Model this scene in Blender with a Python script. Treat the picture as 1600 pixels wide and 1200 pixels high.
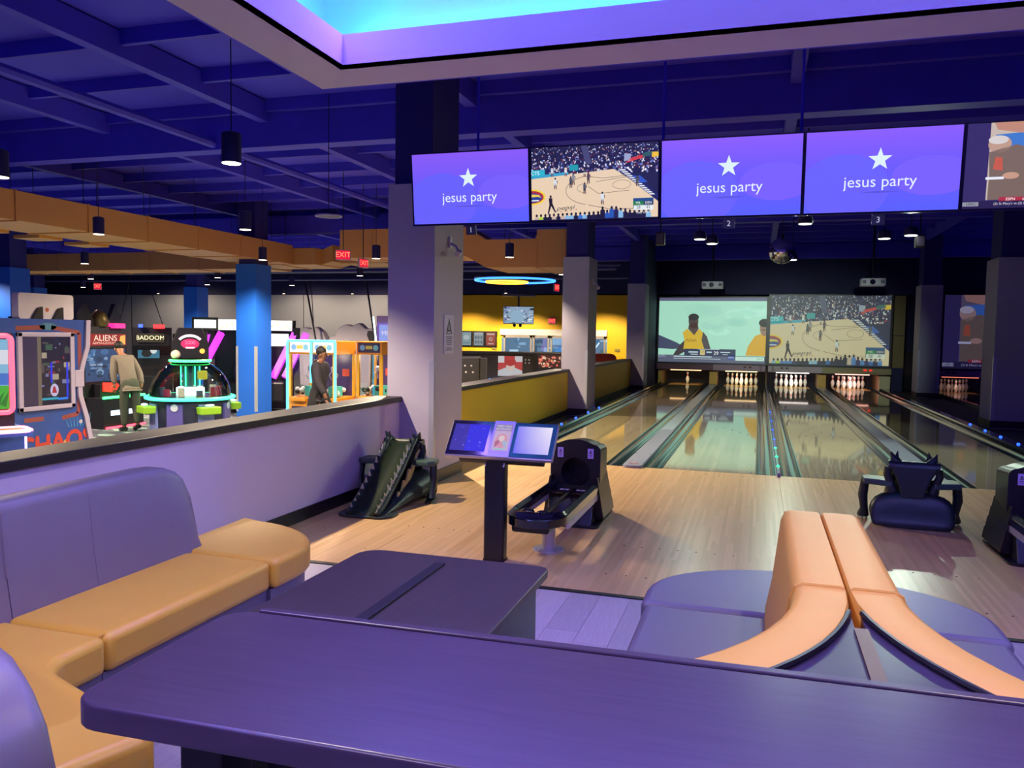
import bpy, bmesh, math, random
from mathutils import Vector, Matrix
random.seed(7)
SC = bpy.context.scene
for _o in list(bpy.data.objects): bpy.data.objects.remove(_o)
COL = SC.collection
PI = math.pi

# ---------------------------------------------------------------- camera
CAM_F, CAM_YAW, CAM_PITCH, CAM_ROLL, CAM_H = 1246.36, 0.2991, 0.0623, 0.0155, 1.5731
def _camera():
    cy, sy, cp, sp = math.cos(CAM_YAW), math.sin(CAM_YAW), math.cos(CAM_PITCH), math.sin(CAM_PITCH)
    f = Vector((-sy*cp, cy*cp, -sp)); r = Vector((cy, sy, 0)); u = r.cross(f)
    cr, sr = math.cos(CAM_ROLL), math.sin(CAM_ROLL)
    r2 = r*cr + u*sr; u2 = -r*sr + u*cr
    cd = bpy.data.cameras.new('camera'); cd.sensor_width = 36; cd.lens = 36*CAM_F/1600
    cd.clip_start = .05; cd.clip_end = 200
    co = bpy.data.objects.new('camera', cd); COL.objects.link(co)
    m = Matrix((r2, u2, -f)).transposed().to_4x4(); m.translation = (0, 0, CAM_H)
    co.matrix_world = m; SC.camera = co
_camera()

# ---------------------------------------------------------------- world, lights, exposure
WORLD_COL, WORLD_STR = (0.080, 0.045, 0.62), 0.50
wd = bpy.data.worlds.new('world'); SC.world = wd; wd.use_nodes = True
wd.node_tree.nodes['Background'].inputs[0].default_value = (*WORLD_COL, 1)
wd.node_tree.nodes['Background'].inputs[1].default_value = WORLD_STR
SC.view_settings.view_transform = 'Standard'; SC.view_settings.look = 'None'
SC.view_settings.exposure = 0.0; SC.view_settings.gamma = 1.0
SC.view_settings.use_curve_mapping = False
SC.cycles.use_denoising = True; SC.cycles.use_adaptive_sampling = True; SC.cycles.adaptive_threshold = .02
SC.cycles.max_bounces = 6; SC.cycles.diffuse_bounces = 3; SC.cycles.glossy_bounces = 4
SC.cycles.transmission_bounces = 6; SC.cycles.transparent_max_bounces = 8
SC.cycles.sample_clamp_indirect = 4.0
SC.cycles.caustics_reflective = False; SC.cycles.caustics_refractive = False

WARM = (1.0, 0.80, 0.56); COOL = (0.80, 1.0, 0.80); VIOLET = (0.31, 0.15, 1.0)
P_PENDANT, P_DOWN, P_STAGE, P_COVE = 1000, 135, 420, 95
def area(name, loc, size, rot, col, power):
    l = bpy.data.lights.new(name, 'AREA'); l.shape = 'RECTANGLE'; l.size, l.size_y = size
    l.color = col; l.energy = power
    o = bpy.data.objects.new(name, l); COL.objects.link(o); o.location = loc; o.rotation_euler = rot
    return o
def spot(name, loc, target, col, power, angle=120, blend=.6, rad=.06, parent=None):
    l = bpy.data.lights.new(name, 'SPOT'); l.color = col; l.energy = power
    l.spot_size = math.radians(angle); l.spot_blend = blend; l.shadow_soft_size = rad
    o = bpy.data.objects.new(name, l); COL.objects.link(o); o.location = loc
    d = Vector(target) - Vector(loc); o.rotation_euler = d.to_track_quat('-Z', 'Y').to_euler()
    if parent: o.parent = parent
    return o
# the violet LED tape that runs round the ceiling cove over the seating (cove opening X -2.67..3.2, Y -1.9..4.78)
COVE = dict(x0=-2.67, x1=3.20, y0=-1.9, y1=4.78, z=3.30)
for nm, loc, size, rot in (
    ('cove_tape_left',  (COVE['x0']-.02, 1.44, 3.72), (.10, 6.2), (0, math.radians(-35), 0)),
    ('cove_tape_right', (COVE['x1']+.02, 1.44, 3.72), (.10, 6.2), (0, math.radians(35), 0)),
    ('cove_tape_far',   (.265, COVE['y1']+.02, 3.72), (5.6, .10), (math.radians(-35), 0, 0)),
    ('cove_tape_near',  (.265, COVE['y0']-.02, 3.72), (5.6, .10), (math.radians(35), 0, 0))):
    area(nm, loc, size, rot, VIOLET, P_COVE)

# ---------------------------------------------------------------- helpers
def s2l(c):
    return c/12.92 if c <= .04045 else ((c+.055)/1.055)**2.4
def hx(h, a=1.0):
    h = h.lstrip('#')
    return tuple(s2l(int(h[i:i+2], 16)/255) for i in (0, 2, 4)) + (a,)
MATS = {}
def _new(name):
    m = bpy.data.materials.new(name); m.use_nodes = True
    nt = m.node_tree; return m, nt, nt.nodes['Principled BSDF']
def M(name, col, rough=.5, metal=0.0, var=.08, scale=6.0, bump=0.0, coat=0.0, spec=.5, stretch=(1, 1, 1)):
    if name in MATS: return MATS[name]
    m, nt, b = _new(name); N, L = nt.nodes, nt.links
    c = hx(col)
    tc = N.new('ShaderNodeTexCoord'); mp = N.new('ShaderNodeMapping'); mp.inputs['Scale'].default_value = stretch
    nz = N.new('ShaderNodeTexNoise'); nz.inputs['Scale'].default_value = scale; nz.inputs['Detail'].default_value = 5
    L.new(tc.outputs['Object'], mp.inputs[0]); L.new(mp.outputs[0], nz.inputs['Vector'])
    mx = N.new('ShaderNodeMix'); mx.data_type = 'RGBA'
    mx.inputs[6].default_value = (*[v*(1-var) for v in c[:3]], 1); mx.inputs[7].default_value = (*[min(1, v*(1+var)) for v in c[:3]], 1)
    L.new(nz.outputs['Fac'], mx.inputs[0]); L.new(mx.outputs[2], b.inputs['Base Color'])
    b.inputs['Roughness'].default_value = rough; b.inputs['Metallic'].default_value = metal
    b.inputs['Specular IOR Level'].default_value = spec
    if coat: b.inputs['Coat Weight'].default_value = coat; b.inputs['Coat Roughness'].default_value = .08
    if bump:
        bp = N.new('ShaderNodeBump'); bp.inputs['Strength'].default_value = bump; bp.inputs['Distance'].default_value = .01
        L.new(nz.outputs['Fac'], bp.inputs['Height']); L.new(bp.outputs[0], b.inputs['Normal'])
    MATS[name] = m; return m
def E(name, col, strength=1.0):
    if name in MATS: return MATS[name]
    m, nt, b = _new(name)
    b.inputs['Base Color'].default_value = (.02, .02, .02, 1)
    b.inputs['Emission Color'].default_value = hx(col); b.inputs['Emission Strength'].default_value = strength
    b.inputs['Roughness'].default_value = .4
    MATS[name] = m; return m
def GLASS(name, tint='#ffffff', alpha=.12, rough=.03, ior=1.45):
    if name in MATS: return MATS[name]
    m = bpy.data.materials.new(name); m.use_nodes = True; nt = m.node_tree; nt.nodes.clear(); N, L = nt.nodes, nt.links
    out = N.new('ShaderNodeOutputMaterial'); tr = N.new('ShaderNodeBsdfTransparent'); gl = N.new('ShaderNodeBsdfGlossy')
    tr.inputs[0].default_value = hx(tint); gl.inputs['Roughness'].default_value = rough
    fr = N.new('ShaderNodeFresnel'); fr.inputs[0].default_value = ior
    ad = N.new('ShaderNodeMath'); ad.operation = 'ADD'; ad.inputs[1].default_value = alpha; ad.use_clamp = True
    mx = N.new('ShaderNodeMixShader'); L.new(fr.outputs[0], ad.inputs[0]); L.new(ad.outputs[0], mx.inputs[0])
    L.new(tr.outputs[0], mx.inputs[1]); L.new(gl.outputs[0], mx.inputs[2]); L.new(mx.outputs[0], out.inputs[0])
    MATS[name] = m; return m
def WOOD(name, c1, c2, bw=.027, bl=1.1, rough=.3, coat=0.0, grain=.12, axis='Y', gap=0.0, spec=.5):
    """boards of width bw across, length bl along axis, each with its own tone, plus streaky grain"""
    if name in MATS: return MATS[name]
    m, nt, b = _new(name); N, L = nt.nodes, nt.links
    tc = N.new('ShaderNodeTexCoord'); sp = N.new('ShaderNodeSeparateXYZ'); L.new(tc.outputs['Object'], sp.inputs[0])
    a, c = (sp.outputs['X'], sp.outputs['Y']) if axis == 'Y' else (sp.outputs['Y'], sp.outputs['X'])
    def mth(op, x, y=None):
        n = N.new('ShaderNodeMath'); n.operation = op
        for i, v in enumerate((x, y)):
            if v is None: continue
            if isinstance(v, (int, float)): n.inputs[i].default_value = v
            else: L.new(v, n.inputs[i])
        return n.outputs[0]
    ix = mth('FLOOR', mth('DIVIDE', a, bw))
    w1 = N.new('ShaderNodeTexWhiteNoise'); w1.noise_dimensions = '1D'; L.new(ix, w1.inputs['W'])
    iy = mth('FLOOR', mth('ADD', mth('DIVIDE', c, bl), mth('MULTIPLY', w1.outputs['Value'], 7.3)))
    cb = N.new('ShaderNodeCombineXYZ'); L.new(ix, cb.inputs[0]); L.new(iy, cb.inputs[1])
    w2 = N.new('ShaderNodeTexWhiteNoise'); w2.noise_dimensions = '2D'; L.new(cb.outputs[0], w2.inputs['Vector'])
    mp = N.new('ShaderNodeMapping'); L.new(tc.outputs['Object'], mp.inputs[0])
    mp.inputs['Scale'].default_value = (90, 5, 30) if axis == 'Y' else (5, 90, 30)
    nz = N.new('ShaderNodeTexNoise'); nz.inputs['Scale'].default_value = 1.0; nz.inputs['Detail'].default_value = 6
    nz.inputs['Distortion'].default_value = .6
    L.new(mp.outputs[0], nz.inputs['Vector'])
    fac = mth('ADD', mth('MULTIPLY', w2.outputs['Value'], 1-grain*2), mth('MULTIPLY', nz.outputs['Fac'], grain*2))
    mx = N.new('ShaderNodeMix'); mx.data_type = 'RGBA'; mx.inputs[6].default_value = hx(c1); mx.inputs[7].default_value = hx(c2)
    L.new(fac, mx.inputs[0]); L.new(mx.outputs[2], b.inputs['Base Color'])
    b.inputs['Roughness'].default_value = rough; b.inputs['Specular IOR Level'].default_value = spec
    if coat: b.inputs['Coat Weight'].default_value = coat; b.inputs['Coat Roughness'].default_value = .05
    MATS[name] = m; return m
def PRINT(strength=0.0, name=None, rough=.4):
    """flat print or lit picture: colours come from the mesh's own colour attribute"""
    name = name or ('print_lit_%.2f' % strength if strength else 'print_matte')
    if name in MATS: return MATS[name]
    m, nt, b = _new(name); N, L = nt.nodes, nt.links
    at = N.new('ShaderNodeAttribute'); at.attribute_name = 'ink'
    if strength:
        L.new(at.outputs['Color'], b.inputs['Emission Color']); b.inputs['Emission Strength'].default_value = strength
        b.inputs['Base Color'].default_value = (.01, .01, .01, 1)
    else: L.new(at.outputs['Color'], b.inputs['Base Color'])
    b.inputs['Roughness'].default_value = rough
    MATS[name] = m; return m

class MB:
    def __init__(s): s.v = []; s.f = []
    def add(s, v, f):
        o = len(s.v); s.v += [tuple(p) for p in v]; s.f += [tuple(i+o for i in q) for q in f]; return s
    def box(s, x0, x1, y0, y1, z0, z1):
        return s.add([(x0,y0,z0),(x1,y0,z0),(x1,y1,z0),(x0,y1,z0),(x0,y0,z1),(x1,y0,z1),(x1,y1,z1),(x0,y1,z1)],
                     [(0,3,2,1),(4,5,6,7),(0,1,5,4),(1,2,6,5),(2,3,7,6),(3,0,4,7)])
    def prism(s, pts, a0, a1, axis='z'):
        n = len(pts)
        def P(p, a): return (p[0], p[1], a) if axis == 'z' else ((p[0], a, p[1]) if axis == 'y' else (a, p[0], p[1]))
        return s.add([P(p, a0) for p in pts] + [P(p, a1) for p in pts],
                     [tuple(range(n-1, -1, -1)), tuple(range(n, 2*n))] + [(i, (i+1) % n, n+(i+1) % n, n+i) for i in range(n)])
    def cyl(s, p0, p1, r0, r1=None, n=12):
        r1 = r0 if r1 is None else r1
        return s.tube([p0, p1], [r0, r1], n)
    def tube(s, path, r, n=8, closed=False):
        path = [Vector(p) for p in path]; k = len(path)
        rs = r if isinstance(r, (list, tuple)) else [r]*k
        ring = []; up = None
        for i, p in enumerate(path):
            a = path[(i-1) % k] if (closed or i) else p; b = path[(i+1) % k] if (closed or i < k-1) else p
            t = (b-a).normalized()
            if up is None: up = Vector((0, 0, 1)) if abs(t.z) < .95 else Vector((0, 1, 0))
            sd = t.cross(up)
            if sd.length < 1e-4: sd = t.cross(Vector((1, 0, 0)))
            sd.normalize(); uu = sd.cross(t).normalized(); up = uu
            ring.append([p + (sd*math.cos(2*PI*j/n) + uu*math.sin(2*PI*j/n))*rs[i] for j in range(n)])
        v = [q for R in ring for q in R]; f = []
        for i in range(k if closed else k-1):
            i2 = (i+1) % k
            for j in range(n): f.append((i*n+j, i*n+(j+1) % n, i2*n+(j+1) % n, i2*n+j))
        if not closed: f += [tuple(range(n-1, -1, -1)), tuple((k-1)*n+j for j in range(n))]
        return s.add(v, f)
    def lathe(s, prof, n=16, c=(0, 0, 0)):
        v = []; f = []
        for r, z in prof: v += [(c[0]+r*math.cos(2*PI*j/n), c[1]+r*math.sin(2*PI*j/n), c[2]+z) for j in range(n)]
        for i in range(len(prof)-1):
            for j in range(n): f.append((i*n+j, i*n+(j+1) % n, (i+1)*n+(j+1) % n, (i+1)*n+j))
        f += [tuple(range(n-1, -1, -1)), tuple((len(prof)-1)*n+j for j in range(n))]
        return s.add(v, f)
    def loft(s, rings, closed_ring=True, caps=True):
        n = len(rings[0]); v = [p for R in rings for p in R]; f = []
        for i in range(len(rings)-1):
            for j in range(n if closed_ring else n-1):
                f.append((i*n+j, i*n+(j+1) % n, (i+1)*n+(j+1) % n, (i+1)*n+j))
        if caps and closed_ring: f += [tuple(range(n-1, -1, -1)), tuple((len(rings)-1)*n+j for j in range(n))]
        return s.add(v, f)
    def ball(s, c, r, n=10, m=7, sc=(1, 1, 1)):
        v = [(c[0], c[1], c[2]-r*sc[2])]; f = []
        for i in range(1, m):
            a = -PI/2 + PI*i/m
            v += [(c[0]+r*sc[0]*math.cos(a)*math.cos(2*PI*j/n), c[1]+r*sc[1]*math.cos(a)*math.sin(2*PI*j/n), c[2]+r*sc[2]*math.sin(a)) for j in range(n)]
        v.append((c[0], c[1], c[2]+r*sc[2])); top = len(v)-1
        for j in range(n): f.append((0, 1+(j+1) % n, 1+j))
        for i in range(m-2):
            for j in range(n): f.append((1+i*n+j, 1+i*n+(j+1) % n, 1+(i+1)*n+(j+1) % n, 1+(i+1)*n+j))
        for j in range(n): f.append((top, 1+(m-2)*n+j, 1+(m-2)*n+(j+1) % n))
        return s.add(v, f)
    def mesh(s, name, mat, smooth=0):
        me = bpy.data.meshes.new(name); me.from_pydata(s.v, [], s.f)
        bm = bmesh.new(); bm.from_mesh(me); bmesh.ops.recalc_face_normals(bm, faces=bm.faces); bm.to_mesh(me); bm.free()
        if mat: me.materials.append(mat)
        if smooth:
            me.polygons.foreach_set('use_smooth', [True]*len(me.polygons))
            me.set_sharp_from_angle(angle=math.radians(smooth))
        return me
    def build(s, name, mat, parent=None, smooth=0, bevel=0, seg=2, sub=0):
        o = bpy.data.objects.new(name, s.mesh(name, mat, smooth)); COL.objects.link(o)
        if parent: o.parent = parent
        if bevel:
            b = o.modifiers.new('bevel', 'BEVEL'); b.width = bevel; b.segments = seg; b.limit_method = 'ANGLE'; b.angle_limit = math.radians(40)
        if sub:
            q = o.modifiers.new('subdivision', 'SUBSURF'); q.levels = sub; q.render_levels = sub
        return o
def tag(o, label, cat, group=None):
    o['label'] = label; o['category'] = cat
    if group: o['group'] = group
    return o
def thing(name, label, cat, loc=(0, 0, 0), rz=0.0, group=None):
    o = bpy.data.objects.new(name, None); COL.objects.link(o); o.location = loc; o.rotation_euler = (0, 0, rz)
    o.empty_display_size = .1
    return tag(o, label, cat, group)
def struct(name, mb, mat, parent=None, **k):
    o = mb.build(name, mat, parent, **k)
    if not parent: o['kind'] = 'structure'
    return o
def dup(o, parent=None):
    c = o.copy(); COL.objects.link(c); c.parent = parent
    for ch in list(o.children):
        if ch.type == 'LIGHT': continue
        dup(ch, c)
    return c
def rrect(x0, x1, y0, y1, r, n=5):
    """rounded rectangle; r = one radius or four (x0y0, x1y0, x1y1, x0y1)"""
    rs = r if isinstance(r, (tuple, list)) else (r,)*4; out = []
    for (cx, cy, a0), q in zip(((x0, y0, PI), (x1, y0, 1.5*PI), (x1, y1, 0), (x0, y1, .5*PI)), rs):
        sx = 1 if cx == x0 else -1; sy = 1 if cy == y0 else -1
        if q <= 0: out.append((cx, cy)); continue
        for i in range(n+1):
            a = a0 + (PI/2)*i/n; out.append((cx+sx*q+q*math.cos(a), cy+sy*q+q*math.sin(a)))
    return out
def arc(cx, cy, r, a0, a1, n):
    return [(cx+r*math.cos(math.radians(a0+(a1-a0)*i/n)), cy+r*math.sin(math.radians(a0+(a1-a0)*i/n))) for i in range(n+1)]

# flat print: polygons with a colour each, stacked in thin layers on a panel; drawn in the panel's own x (right) and z (up)
_TXT = {}
def text_tris(s):
    if s in _TXT: return _TXT[s]
    cu = bpy.data.curves.new('lettering', 'FONT'); cu.body = s; cu.align_x = 'CENTER'; cu.align_y = 'CENTER'; cu.resolution_u = 3
    o = bpy.data.objects.new('lettering', cu); COL.objects.link(o)
    dg = bpy.context.evaluated_depsgraph_get(); me = bpy.data.meshes.new_from_object(o.evaluated_get(dg))
    me.calc_loop_triangles()
    r = [[tuple(me.vertices[i].co[:2]) for i in t.vertices] for t in me.loop_triangles]
    bpy.data.objects.remove(o); bpy.data.curves.remove(cu); bpy.data.meshes.remove(me)
    _TXT[s] = r; return r
class Pic:
    def __init__(s, w, h, bg=None):
        s.w, s.h, s.P, s.l = w, h, [], 0
        if bg: s.poly([(0, 0), (w, 0), (w, h), (0, h)], bg); s.l = 1
    def up(s): s.l += 1; return s
    def poly(s, pts, col): s.P.append((pts, col, s.l)); return s
    def rect(s, x0, y0, x1, y1, col): return s.poly([(x0, y0), (x1, y0), (x1, y1), (x0, y1)], col)
    def ell(s, cx, cy, rx, ry, col, n=16, a0=0, a1=360):
        p = [(cx+rx*math.cos(math.radians(a0+(a1-a0)*i/n)), cy+ry*math.sin(math.radians(a0+(a1-a0)*i/n))) for i in range(n + (a1-a0 < 360))]
        return s.poly(p, col)
    def line(s, pts, w, col):
        for (x0, y0), (x1, y1) in zip(pts, pts[1:]):
            dx, dy = x1-x0, y1-y0; q = math.hypot(dx, dy) or 1; ox, oy = -dy/q*w/2, dx/q*w/2
            s.poly([(x0+ox, y0+oy), (x1+ox, y1+oy), (x1-ox, y1-oy), (x0-ox, y0-oy)], col)
        return s
    def text(s, t, cx, cy, size, col, sx=1.0, shear=0.0, slope=0.0):
        for tri in text_tris(t):
            s.poly([(cx+(x+y*shear)*size*sx, cy+y*size+x*size*sx*slope) for x, y in tri], col)
        return s
    def star(s, cx, cy, r, col):
        p = [(cx+(r if i % 2 == 0 else r*.40)*math.sin(PI*i/5), cy+(r if i % 2 == 0 else r*.40)*math.cos(PI*i/5)) for i in range(10)]
        for i in range(10): s.poly([(cx, cy), p[i], p[(i+1) % 10]], col)
        return s
    def build(s, name, mat, parent=None, loc=(0, 0, 0), rot=(0, 0, 0), step=.0006, clip=True):
        v = []; f = []; cols = []
        for pts, col, l in s.P:
            if clip: pts = [(min(max(x, 0), s.w), min(max(y, 0), s.h)) for x, y in pts]
            o = len(v); v += [(x, -l*step, y) for x, y in pts]; f.append(tuple(range(o, len(v)))); cols += [hx(q) for q in col] if isinstance(col, list) else [hx(col)]*len(pts)
        me = bpy.data.meshes.new(name); me.from_pydata(v, [], f)
        at = me.color_attributes.new('ink', 'FLOAT_COLOR', 'POINT')
        at.data.foreach_set('color', [q for c in cols for q in c])
        me.materials.append(mat)
        o = bpy.data.objects.new(name, me); COL.objects.link(o); o.location = loc; o.rotation_euler = rot
        if parent: o.parent = parent
        return o
# ================================================================ the building
LW = 1.0605; Y0 = 9.552; HEAD = 27.44
LANES = {1: (-2.8175, -1.757), 2: (-1.051, .0095), 3: (.5205, 1.581), 4: (2.287, 3.3475), 5: (5.30, 6.36)}
CX = .265; AZ = -.45      # middle of the four lanes; arcade floor level
m_appr = WOOD('maple_approach', '#b8925e', '#dcb687', .0267, 1.2, rough=.32, grain=.22, spec=.4)
m_lane = WOOD('maple_lane', '#8c8060', '#ada079', .0267, 4.0, rough=.045, grain=.15, spec=1.0)
m_black = M('black_plastic', '#15141a', .35, var=.15)
m_blackgl = M('gloss_black', '#0d0c12', .12, var=.1, coat=.6)
m_bluepaint = M('ceiling_paint', '#4a3fe6', .75, var=.15, scale=1.5)
m_beam = M('beam_paint', '#453ad8', .65, var=.2, scale=2)
m_grey = M('grey_paint', '#b3aec0', .6, var=.03, scale=3)
m_soffit = M('soffit_paint', '#cdc2e0', .7, var=.03, scale=2)
m_yellow = M('yellow_paint', '#efca1a', .55, var=.05, scale=1.2)
m_base = M('black_rubber_base', '#17151c', .45, var=.1)
m_cap = M('charcoal_cap', '#1d1a20', .5, var=.25, scale=14, stretch=(1, .08, 1))
m_steel = M('brushed_steel', '#c4c6d2', .35, .45, var=.1, scale=20, stretch=(1, 1, .05))
m_dark = M('dark_navy_paint', '#1b174c', .7, var=.2, scale=2)
m_carp2 = M('charcoal_floor', '#2b2936', .55, var=.2, scale=9)
m_duct = M('orange_duct_paint', '#dd9a55', .5, var=.06, scale=1.5)

# floors
fl = struct('floor', MB().box(-3.58, 8.5, -4.0, 4.72, -.5, -.012), M('floor_underlay', '#6f6880', .7))
tones = [WOOD('grey_plank_%s' % n, a, b, .30, 3.0, rough=.42, grain=.45) for n, a, b in
         (('pale', '#96909e', '#bdb7c4'), ('mid', '#908a98', '#b7b1be'), ('cool', '#98929f', '#c1bbc8'), ('dusty', '#8c8693', '#b3adba'))]
pm = [MB().box(-.0895, .0895, 0, 1.218, -.012, 0).mesh('plank', t) for t in tones]
k = 0
x = -3.49
while x < 3.2:
    off = random.random()*1.2; y = 4.70
    while y > 1.0:
        y1 = y; y0 = max(y-1.22 if y < 4.7 else 4.70-(1.22-off)-.12, .9); ln = y1-y0
        o = bpy.data.objects.new('plank', random.choice(pm)); COL.objects.link(o); o.parent = fl
        o.location = (x, y0, 0); o.scale = (1, (ln-.002)/1.218, 1)
        y = y0
    x += .181
tr = struct('trim_1', MB().box(-3.55, 8.5, 4.70, 4.745, -.01, .006), m_base)
ap = struct('approach_floor', MB().box(-3.58, 8.5, 4.74, Y0+.05, -.5, -.02), M('approach_underlay', '#4c4034', .7))
edges = [-3.58, -2.6, -1.404, CX, 1.934, 3.5, 5.2, 8.5]
for a, b in zip(edges, edges[1:]):
    struct('approach_panel', MB().box(a+.0012, b-.0012, 4.745, Y0, -.02, 0), m_appr, ap)
struct('lane_side_floor', MB().box(-3.58, -3.20, Y0, 28.8, -.5, -.015), m_carp2)
struct('lane_aisle_floor', MB().box(3.78, 5.06, Y0, 28.8, -.5, -.015), m_carp2)
cm, nt, bs = _new('arcade_carpet'); MATS['arcade_carpet'] = cm
_tc = nt.nodes.new('ShaderNodeTexCoord'); _vo = nt.nodes.new('ShaderNodeTexVoronoi'); _vo.inputs['Scale'].default_value = 3.2
_rp = nt.nodes.new('ShaderNodeValToRGB'); _rp.color_ramp.interpolation = 'CONSTANT'
for i, (p, c) in enumerate(((0, '#4b4c5c'), (.45, '#56666e'), (.62, '#8fb4a6'), (.72, '#454758'), (.86, '#a8acba'), (.93, '#4a4c66'))):
    e = _rp.color_ramp.elements[i] if i < 2 else _rp.color_ramp.elements.new(p); e.position = p; e.color = hx(c)
_mp = nt.nodes.new('ShaderNodeMapping'); _mp.inputs['Scale'].default_value = (1, 2.4, 1)
nt.links.new(_tc.outputs['Object'], _mp.inputs[0]); nt.links.new(_mp.outputs[0], _vo.inputs['Vector'])
nt.links.new(_vo.outputs['Color'], _rp.inputs[0]); nt.links.new(_rp.outputs[0], bs.inputs['Base Color']); bs.inputs['Roughness'].default_value = .8
struct('arcade_floor', MB().box(-34, -3.82, -4, 30.2, AZ-.1, AZ), cm)

# low walls between the arcade and the lanes
def low_wall(name, y0, y1, mat):
    w = struct(name, MB().box(-3.82, -3.58, y0, y1, AZ, .85), mat)
    MB().box(-3.84, -3.55, y0, y1, .85, .905).build('wall_cap', m_cap, w, bevel=.006)
    MB().box(-3.58, -3.568, y0, y1, 0, .105).build('baseboard', m_base, w)
    return w
low_wall('wall_left', -3, 7.617, M('lavender_wall_paint', '#d8d2e2', .6, var=.03, scale=3))
low_wall('wall_left_yellow', 8.44, 15.35, m_yellow)
low_wall('wall_left_far', 16.17, 23.4, m_yellow)

# columns (black paint above 3.1 m)
def column(x0, x1, y0, y1, mat, zb=0.0, guards=(), base=True):
    c = struct('column', MB().box(x0, x1, y0, y1, zb-.02, 3.1), mat)
    MB().box(x0+.05, x1-.05, y0+.05, y1-.05, 3.1, 4.6).build('upper_shaft', M('shaft_paint', '#272178', .7), c)
    if base: MB().box(x0-.012, x1+.012, y0-.012, y1+.012, zb, zb+.13).build('baseboard', m_base, c)
    for gx, gy, sx, sy, h in guards:
        g = MB(); g.box(gx, gx-sx*.045, gy, gy-sy*.004, zb+.13, zb+h) if False else None
        g = MB().box(min(gx-sx*.05, gx+sx*.005), max(gx-sx*.05, gx+sx*.005), min(gy, gy+sy*.005), max(gy, gy+sy*.005), zb+.13, zb+h)
        g.box(min(gx, gx+sx*.005), max(gx, gx+sx*.005), min(gy-sy*.05, gy), max(gy-sy*.05, gy), zb+.13, zb+h)
        g.build('corner_guard', m_steel, c)
    return c
column(-3.72, -3.198, 7.617, 8.44, m_grey, guards=[(-3.198, 7.617, 1, -1, 1.28)])
column(-3.72, -3.20, 15.35, 16.17, m_grey, guards=[(-3.20, 15.35, 1, -1, 1.28)])
column(-3.72, -3.20, 23.4, 24.2, m_grey, guards=[(-3.20, 23.4, 1, -1, 1.28)])
column(4.10, 4.75, 16.5, 17.3, m_grey, guards=[(4.10, 16.5, -1, -1, 1.30)])
column(4.22, 4.76, 24.4, 25.2, m_grey, guards=[(4.22, 24.4, -1, -1, 1.30), (4.76, 24.4, 1, -1, 1.30)])
m_bcol = M('blue_column_paint', '#1f66d8', .5, var=.05, scale=2)
for x0, x1, y0, g in ((-11.65, -11.11, 15.9, 1), (-19.95, -19.37, 24.2, 0), (-19.02, -18.46, 15.9, 1), (-28.0, -26.9, 24.2, 0)):
    column(x0, x1, y0, y0+.6, m_bcol, zb=AZ, base=False, guards=[(x1, y0, 1, -1, 1.65), (x0, y0, -1, -1, 1.65)] if g else ())

# far walls
wf = struct('wall_back_grey', MB().box(-34, -11.6, 30, 30.2, AZ, 3.1), M('arcade_grey_wall', '#a8a5b2', .7, var=.04, scale=1))
for x in (-31, -27.6, -24.6, -21.6, -18.6): MB().box(x-.01, x+.01, 29.985, 30, AZ, 3.1).build('wall_joint', m_base, wf)
wy = struct('wall_back_yellow', MB().box(-11.6, -3.9, 30, 30.2, AZ, 3.15), M('arcade_yellow_wall', '#f0b400', .6, var=.04, scale=1))
struct('wall_back_upper', MB().box(-34, 9, 30.0, 30.2, 3.1, 4.7), m_dark)
struct('wall_arcade_left', MB().box(-34.2, -34, -4, 30.2, AZ, 4.7), m_dark)
struct('wall_lane_right', MB().box(8.5, 8.7, -4, 30.2, -.5, 4.7), m_dark)
struct('wall_lane_back', MB().box(-3.9, 8.5, 28.95, 29.2, -.5, 4.7), m_dark)
struct('wall_lane_header', MB().box(-3.3, 8.5, 26.98, 27.1, 2.97, 4.7), m_dark)
struct('wall_lane_end_left', MB().box(-3.45, -3.28, 24.25, 28.9, -.1, 4.7), m_dark)
pn = struct('wall_lane_panel', MB().box(3.93, 4.24, 26.86, 27.0, 1.72, 2.93), M('olive_panel', '#7d6c3c', .6))
MB().box(3.93, 4.24, 26.86, 27.0, .72, 1.70).build('panel', MATS['olive_panel'], pn)
struct('wall_lane_dark_panel', MB().box(3.93, 4.24, 26.86, 27.0, 0, .71), m_dark)

# open ceiling: deck, joists and beams, painted dark indigo
ce = struct('ceiling', MB().box(-34.2, 8.7, -4, 30.2, 4.62, 4.8), m_bluepaint)
jm = MB().box(-34, 8.5, -.03, .03, 0, .16).mesh('joist', m_beam)
y = -3.2
while y < 30:
    o = bpy.data.objects.new('joist', jm); COL.objects.link(o); o.parent = ce; o.location = (0, y, 4.46); y += 1.25
bmz = MB().box(-.07, .07, -4, 30, .08, .34).mesh('beam', m_beam)
for x in (-32, -28, -24.3, -20, -16, -12.2, -9.0, -6.4, -3.46, .3, 4.3, 7.5):
    o = bpy.data.objects.new('beam', bmz); COL.objects.link(o); o.parent = ce; o.location = (x, 0, 4.26)
MB().box(-34, 8.5, 9.35, 9.6, 4.02, 4.46).build('girder', m_beam, ce)
MB().box(-34, 8.5, 17.75, 18.0, 4.02, 4.46).build('girder', m_beam, ce)
MB().box(-34, 8.5, 26.0, 26.25, 4.02, 4.46).build('girder', m_beam, ce)
for (yy, z, r) in ((22.4, 3.45, .05), (23.1, 3.62, .035), (24.6, 3.35, .03)):
    MB().cyl((-33, yy, z), (-3.9, yy, z), r, n=8).build('ceiling_pipe', M('pipe_grey_paint', '#5b5680', .4, .3), ce, smooth=40)
MB().cyl((-7.2, -3, 4.1), (-7.2, 29, 4.1), .06, n=8).build('ceiling_pipe', m_beam, ce, smooth=40)

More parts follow.
